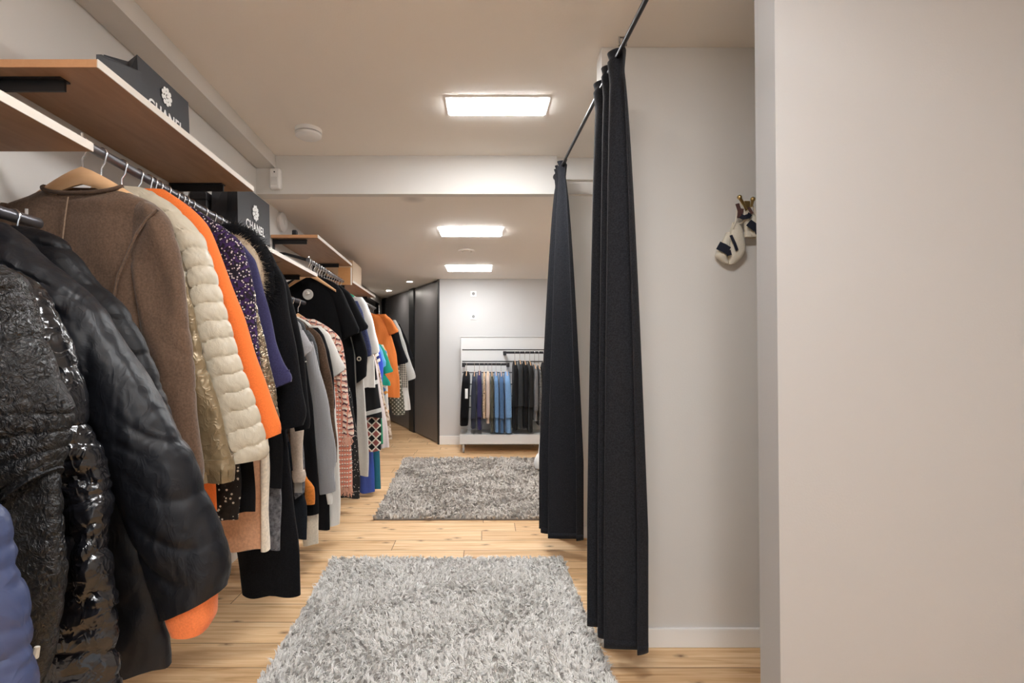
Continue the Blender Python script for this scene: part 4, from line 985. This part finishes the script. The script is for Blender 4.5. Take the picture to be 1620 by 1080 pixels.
# ------------------------------------------------------------------ brass hook with the strappy cream piece
Yw = 2.213
def wp(px, py, out=.03): return (PX(px, Yw - out), Yw - out, PZ(py, Yw - out))
g = thing('coat_hook', 'double brass wall hook with round knobs in the near cubicle', 'hook', wp(1180, 335, 0))
obj('plate', MB().box(wp(1176, 0, 0)[0], wp(1186, 0, 0)[0], Yw - .006, Yw + .0005, wp(0, 345, 0)[2], wp(0, 318, 0)[2]), M_brass, g, bevel=.003)
for a, b in ((1170, 312), (1191, 315)):
    tip = wp(a, b, .075); base = wp(1181, 333, .006)
    obj('prong', MB().tube([base, tuple((Vector(base) + Vector(tip)) / 2 + Vector((0, -.012, -.012))), tip], [.006, .006, .007], 10).ell(tip, (.010, .010, .010), 14, 9), M_brass, g)
K_bik = cloth('cream lycra', (.72, .66, .55), .7, 700, .2, .06, .3)
K_bikd = cloth('navy lycra band', (.018, .02, .032), .7, 700, .2, .1, .2)
def pouch(rows_, yoff, seed):
    r = [(wp(0, py)[2], wp(a, py)[0], wp(b, py)[0], max(.010, min(.026, (b - a) * .0011)), 0) for py, a, b in rows_]
    return loft(r, Yw - yoff, seed, 26, 28, 0, .1, .0035, None, .9)
g = thing('strappy_garment', 'cream and navy strappy garment hanging from the brass hook', 'garment', wp(1165, 420))
obj('cup', pouch([(352, 1158, 1168), (362, 1155, 1173), (380, 1152, 1177), (398, 1150, 1178), (408, 1152, 1172), (418, 1153, 1160)], .032, 5), K_bik, g)
obj('cup', pouch([(368, 1148, 1157), (380, 1143, 1156), (395, 1134, 1154), (405, 1131, 1150), (412, 1138, 1150), (417, 1146, 1153)], .030, 6), K_bik, g)
obj('cup', pouch([(334, 1178, 1188), (345, 1182, 1196), (358, 1180, 1204), (370, 1178, 1206), (376, 1186, 1207)], .036, 7), K_bik, g)
obj('cup', pouch([(338, 1172, 1180), (352, 1174, 1184), (366, 1176, 1186), (376, 1176, 1185)], .045, 8), K_bik, g)
band = MB()
def ribbon(mb, pts, w, outs):
    P = [Vector(wp(x, y, o)) for (x, y), o in zip(pts, outs)]; R = []
    for i, p in enumerate(P):
        d = (P[min(i + 1, len(P) - 1)] - P[max(i - 1, 0)]).normalized(); n = d.cross(Vector((0, 1, 0))).normalized()
        R.append([p + n * w, p + n * w + Vector((0, -.002, 0)), p - n * w + Vector((0, -.002, 0)), p - n * w])
    return mb.rings(R)
ribbon(band, [(1136, 388), (1145, 392), (1153, 397)], .018, [.056, .062, .058])
ribbon(band, [(1156, 372), (1162, 385), (1166, 396)], .006, [.060, .066, .060])
ribbon(band, [(1152, 396), (1154, 404)], .010, [.058, .056])
ribbon(band, [(1184, 352), (1190, 356), (1196, 361)], .016, [.066, .070, .068])
ribbon(band, [(1194, 366), (1201, 364), (1206, 360)], .014, [.064, .066, .06])
ribbon(band, [(1168, 340), (1176, 344), (1184, 342), (1187, 338)], .010, [.055, .066, .066, .055])
obj('band', band, K_bikd, g)
st = MB()
for pts, o_ in ((((1170, 322), (1166, 335), (1164, 350), (1160, 362)), .05), (((1172, 322), (1177, 332), (1180, 342)), .055), (((1190, 324), (1187, 332), (1184, 340)), .055), (((1160, 352), (1170, 354), (1178, 350)), .045), (((1192, 326), (1196, 340), (1200, 350)), .045)):
    st.tube([wp(x, y, o_) for x, y in pts], .0035, 8)
obj('hanging_strap', st, K_bik, g)
bw_ = MB()
ribbon(bw_, [(1166, 322), (1170, 334), (1169, 345)], .008, [.06, .062, .058])
ribbon(bw_, [(1174, 330), (1172, 340)], .007, [.060, .058])
ribbon(bw_, [(1184, 328), (1190, 338)], .006, [.058, .058])
obj('bow', bw_, cloth('plum ribbon', (.10, .05, .045)), g)

# ------------------------------------------------------------------ rugs
def rug(c4, h, dens_, ln, w, mats, seed, label):
    """c4: near-left, near-right, far-right, far-left corners; pile of separate bent strands on a backing"""
    c4 = np.array(c4, float); r_ = np.random.default_rng(seed)
    area = np.linalg.norm(c4[1] - c4[0]) * np.linalg.norm(c4[3] - c4[0]); n = int(area * dens_)
    g = thing('shaggy_rug', label, 'rug', (float(c4[:, 0].mean()), float(c4[:, 1].mean()), 0))
    off = np.array(parent_world(g))
    obj('backing', MB().prism([tuple(p) for p in c4], .001, h), mats[1], g, False)
    k_ = 7; nt = max(1, n // k_); n = nt * k_
    uvt = r_.uniform(0, 1, (nt, 2)); uv = np.clip(np.repeat(uvt, k_, 0) + r_.normal(0, .0024, (n, 2)), 0, 1); a, b = uv[:, :1], uv[:, 1:]
    P = c4[0] * (1 - a) * (1 - b) + c4[1] * a * (1 - b) + c4[2] * a * b + c4[3] * (1 - a) * b
    T = np.repeat(r_.normal(0, 1.2, nt), k_)
    ang = 2.2 * np.sin(P[:, 0] * 5.1 + 1.3 * np.sin(P[:, 1] * 4)) + 2.0 * np.sin(P[:, 1] * 6.3 + 2) + T + r_.normal(0, .35, n)
    lean = np.repeat(r_.uniform(.2, 1.0, nt), k_) + r_.uniform(-.1, .1, n); L = ln * np.repeat(r_.uniform(.65, 1.3, nt), k_) * r_.uniform(.8, 1.1, n)
    dx, dy = np.cos(ang), np.sin(ang)
    th = r_.uniform(0, 2 * PI, n); sx, sy = np.cos(th), np.sin(th)
    V = np.zeros((n, 6, 3)); ww = w * r_.uniform(.6, 1.3, n)
    for k, (f, hh, tw) in enumerate(((0, 0, 1.0), (.40, .62, .9), (1.0, .9, .25))):
        cx = P[:, 0] + dx * lean * L * f; cy = P[:, 1] + dy * lean * L * f; cz = h - .002 + L * hh * (1 - .45 * lean * f)
        V[:, 2 * k, 0] = cx - sx * ww * tw; V[:, 2 * k, 1] = cy - sy * ww * tw; V[:, 2 * k, 2] = cz
        V[:, 2 * k + 1, 0] = cx + sx * ww * tw; V[:, 2 * k + 1, 1] = cy + sy * ww * tw; V[:, 2 * k + 1, 2] = cz
    V = V.reshape(-1, 3) - off
    base = np.arange(n)[:, None] * 6
    Fq = np.concatenate([base + np.array([0, 1, 3, 2]), base + np.array([2, 3, 5, 4])], 1).reshape(-1)
    me = bpy.data.meshes.new('pile'); me.vertices.add(len(V)); me.vertices.foreach_set('co', V.astype(np.float32).ravel())
    me.loops.add(len(Fq)); me.loops.foreach_set('vertex_index', Fq.astype(np.int32)); me.polygons.add(2 * n)
    me.polygons.foreach_set('loop_start', np.arange(0, 8 * n, 4, dtype=np.int32)); me.polygons.foreach_set('loop_total', np.full(2 * n, 4, dtype=np.int32))
    me.update(); me.validate()
    o = bpy.data.objects.new('pile', me); C.objects.link(o); o.parent = g; me.materials.append(mats[0]); o['kind'] = 'stuff'
    return g
def pilemat(name, lo, mid, hi):
    t = NT(name); v = t.tc.outputs['Object']
    geo = t.new('ShaderNodeNewGeometry')
    a = t.noise(v, 5.5, 4, .6); b = t.noise(v, 60, 2)
    f = t.math('ADD', t.math('MULTIPLY', a, .5), t.math('ADD', t.math('MULTIPLY', b, .25), t.math('MULTIPLY', geo.outputs['Random Per Island'], .35)))
    return t.fin(t.ramp(f, [(.28, lo), (.5, mid), (.72, hi)]), .9, 0, .15, None, .2)
rug([(-.815, 1.05), (.530, 1.05), (.486, 3.11), (-.925, 3.11)], .012, 36000, .030, .0024,
    (pilemat('pale grey pile', (.60, .575, .54), (.78, .76, .73), (.88, .865, .84)), plain('rug backing pale', (.30, .28, .26), .9)), 21, 'pale grey shaggy rug in the foreground, nearest the camera')
rug([(-.835, 3.84), (.72, 3.84), (.66, 5.95), (-.93, 5.95)], .012, 17000, .036, .0036,
    (pilemat('taupe pile', (.36, .32, .285), (.58, .53, .48), (.74, .69, .63)), plain('rug backing taupe', (.2, .18, .16), .9)), 22, 'taupe grey shaggy rug between clothes rail and far curtain')

# ------------------------------------------------------------------ display rack by the back wall
Yp = 6.72; xl, xr = PX(729, Yp), 1.00
g = thing('display_rack', 'white slatted display rack on castors against the back wall', 'rack', (xl, Yp, 0))
M_rackw = plain('rack white', (.70, .70, .69), .45)
obj('back_panel', MB().box(xl, xr, Yp, Yp + .05, .22, PZ(533, Yp)), M_rackw, g, False, bevel=.004)
gr = MB()
for py in (553, 571.5, 589, 607.5, 626, 644): gr.box(xl + .02, xr - .02, Yp - .003, Yp + .0, PZ(py, Yp) - .006, PZ(py, Yp) + .006)
obj('groove', gr, M_blackmetal, g, False)
Yb = 6.30
obj('base', MB().box(PX(727, Yb), xr, Yb, Yp + .05, .115, .235), M_rackw, g, False, bevel=.004)
obj('top_cap', MB().box(xl - .005, xr + .005, Yp - .008, Yp + .058, PZ(533, Yp), PZ(533, Yp) + .012), M_rackw, g, False)
for cx in (PX(733, Yb), .85):
    for cy in (Yb + .05, Yp):
        cst = obj('castor', MB().box(cx - .014, cx + .014, cy - .02, cy + .02, .06, .1145), M_chrome, g, False)
        obj('wheel', MB().lathe([(.001, -.012), (.032, -.012), (.035, 0), (.032, .012), (.001, .012)], (cx, cy - .005, .0355), 20, 'X'), plain('castor tyre', (.30, .30, .30), .5), cst)
rl = [(PX(731, 6.45), PX(806, 6.45), PZ(576, 6.45)), (PX(796, 6.45), .98, PZ(557.5, 6.45))]
for x0, x1, z in rl:
    r0 = obj('hanging_rail', MB().box(x0, x1, 6.444, 6.456, z - .015, z + .015), M_blackmetal, g, False)
    for x in (x0 + .02, x1 - .02):
        obj('rail_arm', MB().box(x - .012, x + .012, 6.457, Yp + .0, z - .012, z + .012).box(x - .02, x + .02, 6.436, 6.4565, z - .035, z + .018), M_blackmetal, r0, False)
def rackwear(x0p, x1p, top, bot, mat, kind, label, cat, rail, lean=0.0, dep=.20, hooky=6.45, tagm=False, slv=True):
    Y = 6.36; x0, x1 = PX(x0p, Y), PX(x1p, Y); xc = (x0 + x1) / 2; d = (x1 - x0) / 2 * .92; zt, zb = PZ(top, Y), PZ(bot, Y); zr = rl[rail][2]
    g = thing(kind, label, cat, (xc, 6.45, zb), 'garments on the display rack')
    # a garment seen edge-on: build it facing x, thickness along x
    def sl(rows, seed, yo, n=30):
        m = loft([(z, a, b, t, 0) for z, a, b, t in rows], 0, seed, n, 28, .0015, .07, .002, None, .62)
        V = np.concatenate(m.v); W = V.copy(); W[:, 0] = xc + V[:, 1] + lean * (zt - V[:, 2]); W[:, 1] = hooky - V[:, 0] + yo
        mm = MB(); mm.add(W, [tuple(f[::-1]) for f in m.f]); return mm
    s = sd()
    obj('body', sl([(zt, -.05, .05, d * .55), (zt - .03, -.12, .12, d * .8), (zt - .06, -dep, dep, d * .95), (zt - .2, -dep, dep, d * .98), (zb, -dep * .95, dep * .95, d)], s, 0), mat, g)
    if slv:
        obj('sleeve', sl([(zt - .045, dep - .05, dep - .01, d * .5), (zt - .1, dep - .05, dep + .035, d * .85), (zt - .3, dep - .045, dep + .04, d), (max(zb + .0, zt - .56), dep - .045, dep + .03, d * .9)], s + 7, 0), mat, g)
    obj('hanger_loop', MB().tube([(xc - .003, hooky - .02, zt - .004), (xc, hooky, zt - .012), (xc + .003, hooky + .02, zt - .004)], .0018, 5), mat, g)
    if tagm:
        o = obj('price_tag', MB().box(xc - .012 + .0, xc + .022, hooky - dep - .050, hooky - dep - .049, zt - .32, zt - .20), M_print, g, False); o['label'] = 'white price tag'
    h = thing('clothes_hanger', 'hanger in the ' + label.split(',')[0], 'hanger', (xc, hooky, zr), 'hangers on the display rack')
    R_ = .021
    pts = [(xc, hooky - R_ * math.cos(a), zr + R_ * math.sin(a)) for a in np.linspace(math.radians(200), math.radians(-35), 9)] + [(xc, hooky - .004, zr - .03), (xc, hooky, zt + .012)]
    obj('hook', MB().tube(pts, .0025, 6), M_chrome, h)
    R = []
    for u in np.linspace(-.17, .17, 11):
        a = abs(u) / .17; hh = zt + .012 - .05 * a ** 1.4
        R.append([(xc + .006 * math.cos(q), hooky + u, hh - .012 + .011 * math.sin(q)) for q in np.linspace(0, 2 * PI, 8, endpoint=False)])
    obj('shoulder_bar', MB().rings(R), M_hanger, h)
KB = cloth('rack black', (.008, .008, .009), .88, 500, .3, .3, .3, .04)
RW = [(731, 745, 588, 672, K_black2, 'blazer', 'black blazer at the outer end of the display rack, with tag', 'blazer', 0, -.05, True),
      (746, 755, 589, 676, cloth('dark slate', (.03, .035, .055)), 'blazer', 'dark slate blazer, second on the display rack', 'blazer', 0, -.02, False),
      (754, 763, 587, 678, cloth('ink purple', (.032, .028, .085)), 'blazer', 'ink purple blazer on the display rack', 'blazer', 0, 0, False),
      (763.5, 768.5, 589, 660, K_leopard, 'print_blouse', 'leopard print blouse on the display rack', 'blouse', 0, 0, False),
      (768.5, 775.5, 588, 668, K_pinkbeige, 'cardigan', 'pink beige cardigan on the display rack', 'cardigan', 0, 0, False),
      (775.5, 781, 589, 682, K_olive, 'field_jacket', 'olive jacket beside the pink beige cardigan', 'jacket', 0, 0, False),
      (781, 789, 588, 682, K_denim, 'denim_jacket', 'washed denim jacket beside the olive jacket', 'jacket', 0, .01, False),
      (789, 797, 589, 683, K_denim2, 'denim_jacket', 'mid blue denim jacket, the middle of the three denims', 'jacket', 0, .01, False),
      (797, 808, 588, 683, cloth('light blue denim', (.17, .31, .53), .85, 500, .3, .25, .4), 'denim_jacket', 'light blue denim jacket beside the black coats', 'jacket', 0, .02, False),
      (811, 819, 571, 678, KB, 'trench_coat', 'black coat beside the light blue denim jacket', 'coat', 1, 0, False),
      (819, 827, 570, 676, cloth('rack charcoal', (.028, .030, .032)), 'blazer', 'charcoal blazer, second on the higher rack rail', 'blazer', 1, 0, False),
      (827, 835, 571, 675, KB, 'blazer', 'black blazer, third on the higher rack rail', 'blazer', 1, 0, False),
      (835, 843, 572, 682, cloth('rack soft black', (.018, .017, .016)), 'cardigan', 'soft black cardigan beside the grey blazer', 'cardigan', 1, 0, False),
      (843, 850.5, 577, 664, K_greyw, 'blazer', 'mid grey blazer on the higher rack rail', 'blazer', 1, 0, False),
      (850.5, 856, 578, 672, speckle('pepper and salt', (.05, .05, .05), (.6, .58, .55), 160, .3), 'cardigan', 'pepper and salt cardigan next to the curtain', 'cardigan', 1, 0, False),
      (857, 865, 573, 672, KB, 'blazer', 'black blazer half behind the far curtain', 'blazer', 1, 0, False)]
for a, b, tp, bt, m, k, lb, ct, rl_, ln, tg in RW: rackwear(a, b, tp, bt, m, k, lb, ct, rl_, ln, tagm=tg)

# ------------------------------------------------------------------ small white piece standing beside the far curtain
Yo = 5.3; xo = PX(853, Yo)
g = thing('floor_ornament', 'small white rounded piece with upright stem beside the far curtain', 'ornament', (xo, Yo, .04))
obj('bulb', MB().lathe([(.01, .046), (.04, .05), (.055, .09), (.05, .14), (.03, .19), (.012, .21)], (xo, Yo, 0), 22), plain('white ceramic', (.80, .79, .77), .35), g)
obj('stem', MB().tube([(xo, Yo, .205), (xo + .012, Yo, .33), (xo + .03, Yo, .46)], [.012, .008, .008], 10), plain('white ceramic', (.80, .79, .77), .35), g)

# ------------------------------------------------------------------ world, colour management
w = bpy.data.worlds.new('world'); SC.world = w; w.use_nodes = True
w.node_tree.nodes['Background'].inputs[0].default_value = (.8, .85, .9, 1); w.node_tree.nodes['Background'].inputs[1].default_value = .9
pl = bpy.data.lights.new('added opening portal', 'AREA'); pl.shape = 'RECTANGLE'; pl.size = 1.9; pl.size_y = 2.35; pl.cycles.is_portal = True  # portal over the added, unseen opening that brightens garment fronts and near wall
po = bpy.data.objects.new('added_opening_portal', pl); C.objects.link(po); po.location = (0, -2.56, 1.175); po.rotation_euler = (PI / 2, 0, 0)
vs = SC.view_settings; vs.view_transform = 'Standard'; vs.look = 'None'; vs.gamma = 1; vs.use_curve_mapping = False; vs.exposure = 0.45
SC.cycles.use_denoising = True
SC.cycles.max_bounces = 10; SC.cycles.diffuse_bounces = 6
SC.cycles.sample_clamp_indirect = 6
